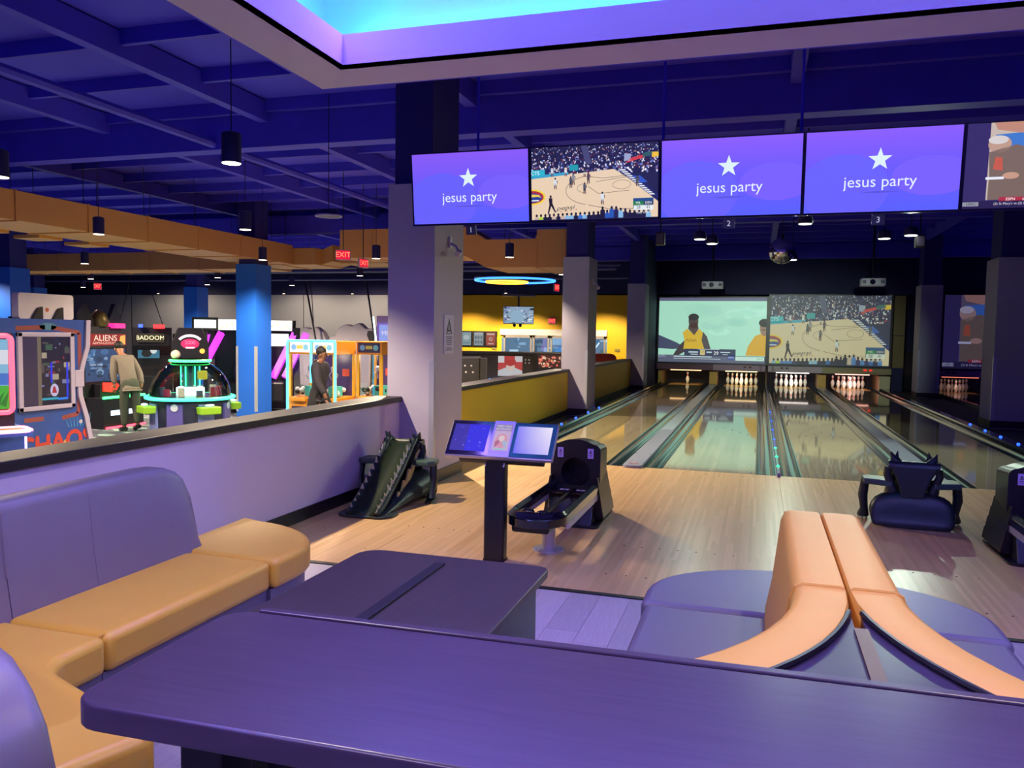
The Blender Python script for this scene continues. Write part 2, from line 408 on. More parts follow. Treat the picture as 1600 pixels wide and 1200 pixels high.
# the dropped ceiling with its light cove over the seating
c = COVE; W = .37; zt = 3.515
sf = MB()
for x0, x1, y0, y1 in ((c['x0']-W, c['x0'], c['y0']-W, c['y1']+W), (c['x1'], c['x1']+W, c['y0']-W, c['y1']+W),
                       (c['x0'], c['x1'], c['y1'], c['y1']+W), (c['x0'], c['x1'], c['y0']-W, c['y0'])):
    sf.box(x0, x1, y0, y1, c['z'], c['z']+.02)
sof = struct('ceiling_soffit', sf, m_soffit)
lip = MB()
for x0, x1, y0, y1 in ((c['x0']-.03, c['x0'], c['y0'], c['y1']), (c['x1'], c['x1']+.03, c['y0'], c['y1']),
                       (c['x0']-.03, c['x1']+.03, c['y1'], c['y1']+.03), (c['x0']-.03, c['x1']+.03, c['y0']-.03, c['y0'])):
    lip.box(x0, x1, y0, y1, c['z'], zt)
lip.build('cove_lip', m_soffit, sof)
up = MB(); Z1 = 4.05; s = .30
for x0, x1, y0, y1 in ((c['x0']-s-.03, c['x0']-s, c['y0']-s, c['y1']+s), (c['x1']+s, c['x1']+s+.03, c['y0']-s, c['y1']+s),
                       (c['x0']-s, c['x1']+s, c['y1']+s, c['y1']+s+.03), (c['x0']-s, c['x1']+s, c['y0']-s-.03, c['y0']-s)):
    up.box(x0, x1, y0, y1, c['z']+.02, Z1)
up.box(c['x0']-s-.03, c['x1']+s+.03, c['y0']-s-.03, c['y1']+s+.03, Z1, Z1+.03)
up.build('cove_recess', M('cove_white', '#d9d7e4', .7, var=.02), sof)
fas = MB()
for x0, x1, y0, y1 in ((c['x0']-W-.02, c['x0']-W, c['y0']-W, c['y1']+W), (c['x1']+W, c['x1']+W+.02, c['y0']-W, c['y1']+W),
                       (c['x0']-W, c['x1']+W, c['y1']+W, c['y1']+W+.02), (c['x0']-W, c['x1']+W, c['y0']-W-.02, c['y0']-W)):
    fas.box(x0, x1, y0, y1, c['z'], 4.46)
fas.build('soffit_side', m_bluepaint, sof)
led = MB(); q = .10
for x0, x1, y0, y1 in ((c['x0']-.18, c['x0']-.13, c['y0'], c['y1']), (c['x1']+.13, c['x1']+.18, c['y0'], c['y1']),
                       (c['x0'], c['x1'], c['y1']+.13, c['y1']+.18), (c['x0'], c['x1'], c['y0']-.18, c['y0']-.13)):
    led.box(x0, x1, y0, y1, zt-.10, zt-.07)
led.build('cove_led_strip', E('cyan_led', '#00a0ff', 60), sof)

# ================================================================ lanes
m_gut = M('gutter_black_green', '#1d2a2a', .14, var=.2, scale=2, coat=.5)
m_capg = M('capping_grey', '#8e93a3', .3, var=.06)
m_deckline = M('lane_mark', '#3a2c1c', .2)
def gutter(par, x0, x1, ya=Y0, yb=28.6):
    prof = [(x0, 0)]; cx = (x0+x1)/2; r = (x1-x0)/2-.012
    prof += [(cx-r*math.cos(PI*i/8), -.005-.085*math.sin(PI*i/8)) for i in range(9)]
    prof += [(x1, 0), (x1, -.12), (x0, -.12)]
    MB().prism(prof, ya, yb, 'y').build('gutter', m_gut, par, smooth=50)
names = {1: 'leftmost bowling lane, a single white pin standing at its end', 2: 'bowling lane under the pale green projected picture, full rack of pins',
         3: 'bowling lane mirroring the projected basketball court, right of the LED strip', 4: 'bowling lane with red light on its pin deck, beside dark aisle',
         5: 'dim bowling lane beyond the right hand columns, partly hidden'}
lane_obj = {}
for n, (a, b) in LANES.items():
    ln = thing('bowling_lane', names[n], 'bowling lane', (0, 0, 0), group='bowling lanes'); lane_obj[n] = ln
    MB().box(a, b, Y0, 26.6, -.12, 0).build('lane_bed', m_lane, ln)
    MB().box(a, b, 26.6, 28.55, -.12, .0).build('pin_deck', WOOD('pin_deck_maple', '#7c6238', '#a8864e', .0267, 3, rough=.12, grain=.15), ln)
    gutter(ln, a-.236, a, Y0); gutter(ln, b, b+.236, Y0)
    w = (b-a)/40
    for i in range(-3, 4):      # aiming arrows
        cx = (a+b)/2+i*5*w; cy = Y0+4.75-abs(i)*.30
        MB().prism([(cx-.016, cy), (cx, cy+.03), (cx+.016, cy), (cx, cy+.15)], 0, .0008).build('lane_arrow', m_deckline, ln)
    for i in (-7, -5.5, -4, -2.5, 2.5, 4, 5.5, 7):
        MB().cyl(((a+b)/2+i*2*w, Y0+2.1, 0), ((a+b)/2+i*2*w, Y0+2.1, .0008), .009, n=8).build('lane_dot', m_deckline, ln)
# dots on the approach
for n in (1, 2, 3, 4):
    a, b = LANES[n]
    for i in range(-3, 4):
        for yy in (5.15, 5.9, 9.35): MB().cyl(((a+b)/2+i*.132, yy, 0), ((a+b)/2+i*.132, yy, .0007), .007, n=8).build('approach_dot', m_deckline, ap)

# cappings between the lanes
def capping(x0, x1, label, wide):
    t = thing('lane_capping', label, 'capping', group='cappings between lanes')
    yn = Y0-.10
    if wide:
        MB().prism(rrect(x0, x1, yn, 26.8, (.07, .07, 0, 0)), -.10, .035).build('cover', m_capg, t, bevel=.012)
        MB().box(x0+.02, x1-.02, Y0+3.8, 26.8, .035, .039).build('cover_plate', M('capping_pale', '#a5abb8', .22, var=.08), t)
        lg = thing_part = Pic(.15, .12); lg.ell(.075, .075, .06, .028, '#c53a30').up(); lg.ell(.075, .075, .035, .012, '#e8e4e8').up(); lg.rect(.02, .018, .13, .034, '#2a2a33')
        lg.build('maker_emblem', PRINT(), t, ((x0+x1)/2-.075, yn+.10, .036), (-PI/2, 0, 0))
        for sx in (x0+.03, x1-.03):
            MB().cyl((sx, Y0+.9, .034), (sx, Y0+.9, .038), .012, n=8).build('bolt', m_black, t)
    else:
        MB().prism(rrect(x0, x1, yn, 26.8, (.015, .015, 0, 0)), -.10, .05).build('cover', M('capping_lilac', '#6f6a9a', .25), t, bevel=.008)
        for i, yy in enumerate((9.95, 10.75, 11.6, 12.6, 13.9, 15.4, 17.2)):
            g = i < 3
            MB().ball(((x0+x1)/2, yy, .052), .021 if g else .019, n=8, m=5, sc=(1, 1.5, .7)).build('led', E('led_green', '#10f09a', 3) if g else E('led_blue', '#1f5cff', 3), t)
        for i, yy in enumerate((9.75, 11.7)):
            ln_ = 1.9 if i == 0 else 6.2
            MB().box((x0+x1)/2-.008, (x0+x1)/2+.008, yy, yy+ln_, .0505, .053).build('led_lens', E('lens_green', '#18b878', .55) if i == 0 else E('lens_blue', '#2c55d0', .55), t)
capping(-1.757+.236, -1.051-.236, 'wide grey capping between the two left lanes, rounded near end', True)
capping(1.581+.236, 2.287-.236, 'wide grey capping whose near end shows behind the right dragon ramp', True)
capping(.0095+.236, .5205-.236, 'narrow lilac capping with green and blue lights between the middle lanes', False)
def rail(x0, x1, label, ys):
    t = thing('lane_edge_rail', label, 'rail')
    MB().prism([(x0, -.1), (x1, -.1), (x1, .05), (x1-.02, .075), (x0+.02, .075), (x0, .05)], Y0, 26.8, 'y').build('rail_body', m_gut, t, smooth=30)
    for yy in ys:
        MB().ball(((x0+x1)/2, yy, .08), .024, n=8, m=5, sc=(1, 1.5, .8)).build('led', E('led_rail_blue', '#2450ff', 4), t)
rail(-3.20, -3.0535, 'dark rail with blue lights along the leftmost lane', (12.2, 13.0, 14.1, 15.2, 16.3))
rail(3.5835, 3.78, 'dark rail with blue lights right of the fourth lane', (12.4, 13.3, 14.2, 15.1, 16.1))
rail(4.92, 5.064, 'dark low rail along the dim lane by the far right columns', ())
# ================================================================ pin ends
YM = 26.90      # masking plane
m_kick = M('kickback_tan', '#c79a3e', .5, var=.15, scale=4)
m_kick2 = M('kickback_dark', '#5a4630', .5, var=.15)
def kickback(x0, x1, label, mat, z1=.45):
    t = thing('kickback_divider', label, 'divider', group='dividers between pin decks')
    MB().box(x0, x1, YM+.02, 28.6, -.05, z1).build('side_board', m_kick2, t)
    MB().box(x0, x1, YM-.03, YM+.02, 0, z1).build('front_post', mat, t, bevel=.008)
    MB().box(x0+.01, x1-.01, YM-.08, YM-.03, -.02, .05).build('gutter_plug', m_kick2, t, bevel=.01)
kickback(-3.19, -3.06, 'tan divider post left of the single standing pin', m_kick)
kickback(-1.52, -1.288, 'yellow lit divider post between the two left pin decks', m_kick)
kickback(.2475, .2825, 'thin divider post between lane numbers 2 and 3', m_kick2)
kickback(1.817, 2.051, 'tan divider post between the two right pin decks', m_kick)
kickback(3.585, 3.90, 'pale divider post right of the red lit pin deck', M('kickback_pale', '#d8cda0', .5))
kickback(4.92, 5.06, 'dark divider post left of the dim far right pins', m_kick2)
def fascia(x0, x1, label, mat, num=None, nx=0, dots=None, dx=0, zb=.495, zt=.69):
    t = thing('pinsetter_fascia', label, 'fascia', group='fascia boards over the pins')
    MB().box(x0, x1, YM-.04, YM+.05, zb, zt).build('board', mat, t, bevel=.006)
    p = Pic(x1-x0, zt-zb)
    if num: p.text(num, nx-x0, .095, .19, '#221a28')
    if dots:
        for q in (-.08, .08):
            p.ell(dx-x0+q, .13, .055, .03, dots, n=8)
    if p.P: p.build('lane_marks', PRINT(1.2) if dots == '#ff2a20' else PRINT(), t, (x0, YM-.042, zb))
fascia(-3.24, -1.41, 'dark maroon fascia over the single pin', M('fascia_maroon', '#6a3850', .45))
fascia(-1.41, .225, 'plum fascia with lane number 2', M('fascia_plum', '#a07c94', .45), '2', .08, '#5a1a24', -.33)
fascia(.305, 1.93, 'mauve fascia with lane number 3', M('fascia_mauve', '#b09aa6', .45), '3', .44, '#4a1a24', .80)
fascia(1.93, 3.92, 'olive fascia with two red lights over the right pins', M('fascia_olive', '#a09068', .45), None, 0, '#ff2a20', 3.25)
fascia(5.06, 7.0, 'fascia with lane number 5 over the dim far right pins', M('fascia_lilac', '#b07aac', .45), '5', 5.22, '#2a1a30', 5.55)
# lamps over the pin decks
def pin_lamp(n, col, power, e):
    a, b = LANES[n]
    t = thing('pin_deck_lamp', {1: 'dim warm lamp bar over the leftmost pin deck', 2: 'warm lamp bar over the pins left of the number 2', 3: 'white lamp bar over the pins right of the number 3', 4: 'pinkish lamp bar over the rightmost full pin rack', 5: 'faint lamp bar over the dim far right pins'}[n], 'lamp', ((a+b)/2, YM+.10, .49), group='lamps over the pin decks')
    MB().box(-.62, .62, -.03, .05, -.002, .02).build('housing', m_black, t)
    MB().cyl((-.5, -.035, -.012), (.5, -.035, -.012), .012, n=8).build('tube', E('pin_tube_%s' % n, e, 3.0), t)
    l = area('pin_deck_light', (0, .05, -.03), (1.1, .08), (math.radians(28), 0, 0), col, power); l.parent = t
pin_lamp(1, (1, .72, .38), 9, '#ffc98a'); pin_lamp(2, (1, .80, .50), 16, '#ffd9a0')
pin_lamp(3, (1, .92, .86), 18, '#fff0ea'); pin_lamp(4, (1, .62, .55), 20, '#ffb0a0'); pin_lamp(5, (1, .6, .5), 2.2, '#a05040')
struct('wall_pin_pit', MB().box(-3.3, 8.5, 28.62, 28.7, -.3, 1.2), M('pit_curtain', '#171320', .8, var=.3, scale=12))

# pins
PROF = [(.026, 0), (.0286, .005), (.036, .019), (.0455, .057), (.0555, .086), (.0605, .114), (.058, .149), (.049, .184), (.0365, .219),
        (.0265, .238), (.0235, .254), (.0245, .276), (.0285, .302), (.0322, .330), (.0318, .349), (.026, .370), (.014, .380), (.003, .381)]
pin_me = MB().lathe(PROF, 14).mesh('bowling_pin', M('pin_white', '#f4efe6', .22, var=.02), 60)
str_me = MB().lathe([(.0245, .250), (.0262, .250), (.0258, .262), (.0242, .262)], 14).lathe([(.0255, .272), (.0268, .272), (.0290, .288), (.0270, .288)], 14).mesh('neck_stripes', M('pin_red', '#c0202c', .3), 60)
rows = [(0, 0)] + [(-.1524, .264), (.1524, .264)] + [(-.3048, .528), (0, .528), (.3048, .528)] + [(-.4572, .792), (-.1524, .792), (.1524, .792), (.4572, .792)]
row_w = ['head pin', 'second row left', 'second row right', 'third row left', 'third row middle', 'third row right', 'back row far left', 'back row inner left', 'back row inner right', 'back row far right']
rack_w = {1: 'on the leftmost lane', 2: 'under the green lit projected screen', 3: 'right of lane number 3', 4: 'in the rack lit red', 5: 'in the dim far right rack'}
for n in (1, 2, 3, 4, 5):
    cx = sum(LANES[n])/2
    for i, (dx, dy) in enumerate(rows):
        if n == 1 and i != 4: continue
        lab = 'lone white bowling pin standing on the leftmost pin deck' if n == 1 else 'white bowling pin with red stripes, %s %s' % (row_w[i], rack_w[n])
        o = bpy.data.objects.new('bowling_pin', pin_me); COL.objects.link(o)
        o.location = (cx+dx + (.0 if n > 1 else -.02), HEAD+dy, .0); tag(o, lab, 'bowling pin', 'bowling pins')
        s_ = bpy.data.objects.new('neck_stripes', str_me); COL.objects.link(s_); s_.parent = o

# ================================================================ pictures on the screens
def court(w, h, seed=3):
    """a basketball game seen from the stands"""
    R = random.Random(seed); p = Pic(w, h, '#1c1d3e'); u = w/100
    def X(a): return a*u
    def Z(b): return h*b/100
    cols = ['#c9cbe8', '#8f93c8', '#3a3d72', '#10122c', '#e8e6f2', '#5d6fb8', '#b08a80', '#2b2f66', '#141a4a', '#f4f2fa', '#7d2c3c']
    for i in range(900):
        a = R.uniform(0, 100); b = R.uniform(60, 100); s = .55+(100-b)/60
        p.rect(X(a), Z(b), X(a+s*R.uniform(.6, 1.3)), Z(b+s*R.uniform(1.4, 2.8)), R.choice(cols))
        if i % 300 == 299: p.up()
    p.poly([(X(40), Z(100)), (X(45), Z(100)), (X(49), Z(75)), (X(44), Z(75))], '#45466e').up()
    fl_ = [(0, 0), (100, 0), (100, 28), (66, 67), (0, 58)]
    p.poly([(X(a), Z(b)) for a, b in fl_], '#e9cfae').up()
    p.poly([(X(0), Z(58)), (X(30), Z(62)), (X(30), Z(66)), (X(0), Z(62))], '#3aa0c8'); p.rect(X(0), Z(61), X(11), Z(70), '#2db4cc').up()
    p.text('CTS', X(3.2), Z(65.5), h*.07, '#f4fbff')
    p.poly([(X(68), Z(67)), (X(76), Z(67)), (X(100), Z(33)), (X(100), Z(22))], '#1b2358').up()
    for i in range(13):
        t = i/13; a = 69+t*25; b = 66-t*36
        p.poly([(X(a+.6), Z(b)), (X(a+5.4-t*1.0), Z(b)), (X(a+6.4-t*1.0), Z(b-1.6)), (X(a+1.9), Z(b-1.6))], '#eef0fa')
    p.poly([(X(80), Z(57)), (X(86), Z(57)), (X(92), Z(48)), (X(86), Z(47))], '#2f55c0').up()
    ln_ = '#4a3c38'
    p.line([(X(50+22*math.cos(t)-.0), Z(40+20*math.sin(t))) for t in [math.radians(d) for d in range(110, 261, 12)]], u*.35, ln_)
    p.line([(X(46), Z(20)), (X(62), Z(14)), (X(88), Z(13))], u*.35, ln_).line([(X(42), Z(59)), (X(58), Z(55.5)), (X(76), Z(58))], u*.3, ln_)
    p.line([(X(46), Z(45)), (X(54), Z(35)), (X(78), Z(38))], u*.3, ln_).line([(X(52), Z(51)), (X(76), Z(56))], u*.3, ln_)
    p.line([(X(72+7*math.cos(t)), Z(46+6*math.sin(t))) for t in [math.radians(d) for d in range(0, 361, 24)]], u*.25, ln_)
    p.line([(X(43+6*math.cos(t)), Z(43+6*math.sin(t))) for t in [math.radians(d) for d in range(60, 300, 24)]], u*.25, ln_)
    p.ell(X(0), Z(33), X(11.5), Z(11), '#f2d22a').up(); p.ell(X(0), Z(33), X(10), Z(8.8), '#b22a2a').up()
    p.ell(X(0), Z(32), X(8.6), Z(6.6), '#28408f').up(); p.poly([(X(0), Z(37)), (X(6), Z(36)), (X(8), Z(32)), (X(5), Z(33.5)), (X(0), Z(33))], '#f0d040'); p.rect(X(0), Z(27.5), X(6), Z(29), '#f4f4f4').up()
    def pl(a, b, s, shirt, short='#d8d8e8', skin='#5a4038'):
        p.poly([(X(a-.9*s), Z(b)), (X(a-.2*s), Z(b)), (X(a+.1*s), Z(b+6*s)), (X(a-.9*s), Z(b+6*s))], skin)
        p.poly([(X(a+.6*s), Z(b)), (X(a+1.2*s), Z(b)), (X(a+.9*s), Z(b+6*s)), (X(a+.1*s), Z(b+6*s))], skin)
        p.rect(X(a-1.0*s), Z(b+4.5*s), X(a+1.0*s), Z(b+8*s), short); p.rect(X(a-1.1*s), Z(b+8*s), X(a+1.1*s), Z(b+13*s), shirt)
        p.poly([(X(a+1.0*s), Z(b+12*s)), (X(a+1.5*s), Z(b+12*s)), (X(a+2.0*s), Z(b+8*s)), (X(a+1.5*s), Z(b+8*s))], skin)
        p.ell(X(a), Z(b+14.3*s), X(.65*s), Z(1.5*s), '#1c1416', 8)
    for a in ((19.5, 43, 1.0, '#d8e2ee', '#c8d2de'), (32, 44, 1.0, '#4a4e58', '#3a3e48'), (34, 48, 1.0, '#8a8e98', '#9a8a80'), (43, 35, 1.0, '#50545e', '#3c4048'), (46, 49, 1.0, '#5a4048', '#403840'),
              (43, 58, .8, '#404448', '#d0c8c0'), (57, 20, 1.1, '#dbe6f2', '#c8d4e2'), (84, 43, 1.0, '#484c50', '#505858'), (17, 60, .9, '#cdd0e0', '#e0e0ee'), (28, 60, .9, '#dfd0c8', '#f0f0f8')): pl(*a)
    p.up()
    p.poly([(X(13), Z(9)), (X(14), Z(9)), (X(16), Z(20)), (X(19), Z(11)), (X(20), Z(11)), (X(17), Z(24)), (X(17), Z(31)), (X(14), Z(31)), (X(14.5), Z(22))], '#1c1418'); p.ell(X(15.6), Z(33), X(.9), Z(2), '#1c1418', 8)
    p.text('pepsi', X(28), Z(17), h*.085, '#2a2630', 1.45, .3, .06)
    for i in range(4): p.rect(X(23+i*4.2), Z(11.6+i*.8), X(24.6+i*4.2), Z(12.4+i*.8), '#b03030')
    for i in range(26):
        a = 4+i*3.55; b = 2 + (6 if 14 < i < 21 else 0)*R.random() + (i/26)*4; cc = R.choice(['#101020', '#16142a', '#3f74c8', '#88b8e0', '#232050', '#1a1830', '#c8b0a0', '#2456b0'])
        p.poly([(X(a-2.1), 0), (X(a+2.1), 0), (X(a+1.8), Z(b+2)), (X(a), Z(b+4)), (X(a-1.8), Z(b+2))], '#b8d840' if i == 1 else cc); p.ell(X(a), Z(b+5), X(.95), Z(2.2), '#14101a', 8)
    p.up(); p.rect(0, 0, X(100), Z(1.5), '#141330')
    p.poly([(X(74), Z(87)), (X(79), Z(86)), (X(79), Z(76)), (X(74), Z(78))], '#9aa4c8'); p.poly([(X(75), Z(74)), (X(88), Z(80)), (X(88), Z(84)), (X(78), Z(80))], '#d23a38')
    p.poly([(X(88), Z(81)), (X(96), Z(83)), (X(96), Z(88)), (X(88), Z(86))], '#2d5a58'); p.poly([(X(95), Z(80)), (X(100), Z(81)), (X(100), Z(87)), (X(95), Z(87))], '#f0c030')
    p.rect(X(31), Z(67), X(38), Z(75), '#1f9aa8')
    p.up(); p.rect(X(81), Z(14), X(96.5), Z(27), '#1f4a88').up(); p.rect(X(81), Z(17), X(89), Z(23), '#1f7a40'); p.rect(X(89), Z(17), X(96.5), Z(23), '#2a3a60')
    p.rect(X(81.5), Z(11), X(96.5), Z(18), '#e8edf0').up()
    p.text('MIL', X(85), Z(20.6), h*.045, '#f2f6f4').text('DEN', X(92.7), Z(20.6), h*.045, '#f2f6f4').text('28', X(85), Z(14.5), h*.06, '#303840').text('41', X(92.7), Z(14.5), h*.06, '#303840')
    p.text('2ND 10:41', X(88.5), Z(7.5), h*.038, '#e8e8f0')
    return p
def dimmed(p, k, tint=(1, 1, 1), lift=0.0):
    """the same picture as a projector throws it: weaker and tinted"""
    out = []
    for pts, col, l in p.P:
        c = [int(col[1+2*i:3+2*i], 16)/255 for i in range(3)]
        c = [min(1, max(0, (v*k+lift)*t)) for v, t in zip(c, tint)]
        out.append((pts, '#%02x%02x%02x' % tuple(int(v*255) for v in c), l))
    p.P = out; return p
def player_shot(w, h):
    p = Pic(w, h, '#9fd6bd'); u = w/100
    def X(a): return a*u
    def Z(b): return h*b/100
    def pg(pts, c): p.poly([(X(a), Z(b)) for a, b in pts], c)
    p.rect(0, Z(95), X(100), Z(100), '#5a5a78')
    R = random.Random(2)
    for i in range(14): p.ell(X(R.uniform(5, 95)), Z(R.uniform(40, 88)), X(R.uniform(6, 16)), Z(R.uniform(3, 9)), R.choice(['#a4dac2', '#9cd2ba', '#a8dec8', '#9ad0bc']))
    p.up()
    pg([(0, 42), (18, 30), (26, 22), (14, 20), (0, 21)], '#3f4460'); p.up()
    pg([(27, 22), (25, 34), (20, 26), (14, 10), (19, 10), (27, 18)], '#3b3338'); pg([(42, 48), (46, 40), (50, 20), (42, 20), (40, 36)], '#4a4448'); p.up()
    pg([(23, 46), (27, 52), (33, 44), (39, 52), (42, 46), (41, 34), (44, 20), (24, 20), (25, 34)], '#c9a72c'); p.up()
    pg([(28, 52), (34, 42), (38, 52), (37, 60), (29, 60)], '#4c3c38'); p.ell(X(33), Z(63), X(4.6), Z(11), '#4c3c38'); p.up()
    p.ell(X(33), Z(70), X(5), Z(5.5), '#231c20'); p.rect(X(28.4), Z(62), X(29.6), Z(70), '#231c20'); p.rect(X(30.5), Z(61), X(35.5), Z(62.4), '#2e2224')
    for q in (26, 29.5, 33): p.line([(X(q), Z(32)), (X(q+1.5), Z(36)), (X(q+3), Z(32))], u*.7, '#8a6a20')
    pg([(82, 12), (84, 26), (90, 42), (96, 46), (100, 44), (100, 12)], '#c49a2c'); p.up()
    p.ell(X(99), Z(54), X(4.8), Z(12), '#8a6e58'); p.up(); p.ell(X(98.6), Z(62), X(5.4), Z(6.5), '#1f1a1e'); p.rect(X(96), Z(51), X(99.6), Z(52.4), '#2a1c1c')
    p.rect(0, 0, X(100), Z(11), '#565a70'); p.up(); p.rect(X(73), Z(4), X(99), Z(10), '#b8dcc8'); p.rect(X(25), Z(10), X(73), Z(21), '#2c3350'); p.rect(X(66), Z(5), X(72), Z(12), '#39508c'); p.up()
    p.text('ESPN', X(3.6), Z(8.5), h*.055, '#9aa0b4').text('29', X(55), Z(14.5), h*.075, '#e8f0f0').text('ESPN', X(95), Z(7), h*.04, '#60907c').text('ESPN', X(69), Z(8.5), h*.035, '#c8d4f0')
    p.rect(X(40), Z(11.5), X(44.5), Z(19.5), '#c9b878'); p.text('P', X(42.2), Z(15.4), h*.07, '#1c1c22')
    for a, b, c_, d in ((29, 15, 38, 17), (31, 12, 38, 13.2), (46, 15, 51, 17), (59, 15.5, 68, 17), (61, 12.4, 66, 13.4), (15, 8, 51, 9.6), (15, 5.2, 59, 6), (75, 7.4, 90, 8.6), (75, 5.4, 84, 6.2), (38, 20, 58, 20.8)): p.rect(X(a), Z(b), X(c_), Z(d), '#b8ccd0')
    return p
def bench_shot(w, h, k=1.0):
    p = Pic(w, h, '#33285c'); u = w/100
    def X(a): return a*u
    def Z(b): return h*b/100
    def pg(pts, c): p.poly([(X(a), Z(b)) for a, b in pts], c)
    p.rect(X(14), Z(10), X(86), Z(100), '#c8b8a8' if k == 1 else '#6a5c70').up()
    pg([(16, 100), (60, 100), (60, 90), (40, 84), (18, 92)], '#c08a70'); pg([(17, 86), (60, 90), (64, 74), (56, 66), (40, 60), (22, 74)], '#3f78c8'); pg([(60, 100), (86, 100), (86, 10), (60, 10), (56, 50)], '#2b2238'); p.up()
    pg([(14, 66), (30, 74), (44, 66), (48, 52), (40, 30), (44, 10), (15, 10), (15, 40)], '#7a6654'); p.ell(X(20), Z(75), X(7), Z(10), '#c09a84'); p.up()
    p.ell(X(19), Z(80), X(6), Z(5), '#d8d0cc'); pg([(18, 60), (22, 60), (23, 44), (17, 46)], '#c85a3a'); p.rect(X(13), Z(34), X(24), Z(37), '#e8ecf4'); p.ell(X(28), Z(38), X(5), Z(4), '#c89a80'); p.up()
    p.rect(0, 0, X(100), Z(9), '#241c40'); p.rect(X(22), Z(8), X(44), Z(13), '#b02c34'); p.rect(X(0), Z(3), X(10), Z(8), '#c8ccd8'); p.up()
    p.text('ESPN', X(29), Z(10.3), h*.045, '#ffffff').text('#19', X(38), Z(10.3), h*.045, '#e8e8e8').text('(3) St Mary\'s vs (2) BYU', X(30), Z(5.2), h*.04, '#dcd8e8').text('ESPN', X(5), Z(5.2), h*.035, '#30304a')
    return p
# projected pictures hanging over the pins
def proj(x0, x1, z0, z1, pic, label, e, margin=True):
    t = thing('projection_screen', label, 'screen', (x0, YM, z0), group='projection screens over the pins')
    w, h = x1-x0, z1-z0
    MB().box(0, w, -.03, .04, 0, h).build('screen_sheet', M('screen_lilac_grey', '#55506a', .7), t)
    for a in ((-.06, 0, 0, h), (w, w+.06, 0, h)): MB().box(a[0], a[1], -.06, .04, a[2]-.05, a[3]+.04).build('frame_bar', m_black, t)
    MB().box(0, w, -.06, .04, -.05, 0).build('frame_bar', m_black, t); MB().box(0, w, -.06, .04, h, h+.04).build('frame_bar', m_black, t)
    pic.build('projected_picture', PRINT(e), t, (.0, -.034, 0))
w2 = 3.42; h2 = 2.14
proj(-3.20, .205, .745, 2.86, player_shot(3.405, 2.115), 'projected picture of a player in a yellow jersey on pale green', 1.0)
proj(.325, 3.83, .745, 2.93, dimmed(court(3.505, 2.185, 4), .66, (.95, 1.0, .90), .14), 'projected basketball court picture over the right pin decks', .95)
proj(5.30, 8.45, .745, 2.95, dimmed(bench_shot(3.15, 2.205, .5), .62, (.9, .9, 1.1), .03), 'dim projected picture between the right hand columns', .8)

# ================================================================ hanging monitors
mg, nt, bs = _new('violet_screen'); MATS['violet_screen'] = mg
_tc = nt.nodes.new('ShaderNodeTexCoord'); _sp = nt.nodes.new('ShaderNodeSeparateXYZ'); _rp = nt.nodes.new('ShaderNodeValToRGB')
nt.links.new(_tc.outputs['Generated'], _sp.inputs[0]); nt.links.new(_sp.outputs['Z'], _rp.inputs[0])
_rp.color_ramp.elements[0].color = hx('#5a62ff'); _rp.color_ramp.elements[1].color = hx('#8a5cf6')
_e = _rp.color_ramp.elements.new(.55); _e.color = hx('#6e5cfa')
nt.links.new(_rp.outputs[0], bs.inputs['Emission Color']); bs.inputs['Emission Strength'].default_value = 1.0
bs.inputs['Base Color'].default_value = (.01, .01, .02, 1); bs.inputs['Roughness'].default_value = .2
MW, MH = 1.068, .615
def monitor(i, x, label, kind, num=None):
    t = thing('wall_monitor', label, 'monitor', (x+MW/2, 6.5, 2.505), group='monitors hanging over the approach')
    t.rotation_euler = (math.radians(7), 0, 0)
    MB().box(-MW/2, MW/2, 0, .06, 0, MH).build('casing', m_black, t, bevel=.006)
    for a in ((-MW/2, -MW/2+.012, 0, MH), (MW/2-.012, MW/2, 0, MH), (-MW/2+.012, MW/2-.012, 0, .016), (-MW/2+.012, MW/2-.012, MH-.012, MH)):
        MB().box(a[0], a[1], -.008, 0, a[2], a[3]).build('bezel', m_blackgl, t)
    w, h = MW-.024, MH-.028
    if kind == 'party':
        MB().box(-w/2, w/2, -.003, .001, .016, .016+h).build('screen', mg, t)
        p = Pic(w, h)
        for cx, cy, rx, ry, c in ((.26*w, .30*h, .30*w, .42*h, '#6a62fb'), (.83*w, .42*h, .26*w, .24*h, '#7860fb')): p.ell(cx, cy, rx, ry, c, 30)
        p.up()
        p.star(.49*w, .635*h, .145*h, '#dff2f4').text('jesus party', .495*w, .365*h, .195*h, '#e6eefc')
        p.poly([(w*(.36+.27*i/8), h*(.237+.012*math.sin(PI*i/8))) for i in range(9)] + [(w*(.63-.27*i/8), h*(.237-.006*math.sin(PI*i/8))) for i in range(1, 8)], '#5650d8')
        p.build('star_and_lettering', PRINT(1.0), t, (-w/2, -.004, .016), step=.0003)
    else:
        (court(w, h, 3) if kind == 'court' else bench_shot(w, h)).build('screen', PRINT(1.0), t, (-w/2, -.002, .016), step=.0003)
    for sx in (-.3, .3): MB().box(sx-.02, sx+.02, .06, .10, .1, .5).build('mount_bracket', m_black, t)
    if num:
        n = Pic(.09, .07, '#15122e'); n.text(num, .045, .035, .06, '#d8d4f0')
        MB().box(-.045, .045, .0, .01, -.085, -.005).build('number_plate', m_black, t)
        n.build('lane_number', PRINT(.7), t, (-.045, -.002, -.08))
X0 = -2.93
for i, (lab, kind, num) in enumerate((('violet monitor reading jesus party over plate number 1, leftmost', 'party', '1'),
        ('hanging monitor showing a bright basketball game on a tan court', 'court', None),
        ('violet monitor with star over plate number 2, right of the court picture', 'party', '2'),
        ('violet monitor with star over plate number 3', 'party', '3'),
        ('rightmost hanging monitor showing a man in brown jacket, cut by frame', 'bench', None))):
    monitor(i, X0+i*1.0695, lab, kind, num)
rl = thing('monitor_rail', 'dark steel rail carrying the row of hanging monitors', 'rail', (0, 6.62, 2.62))
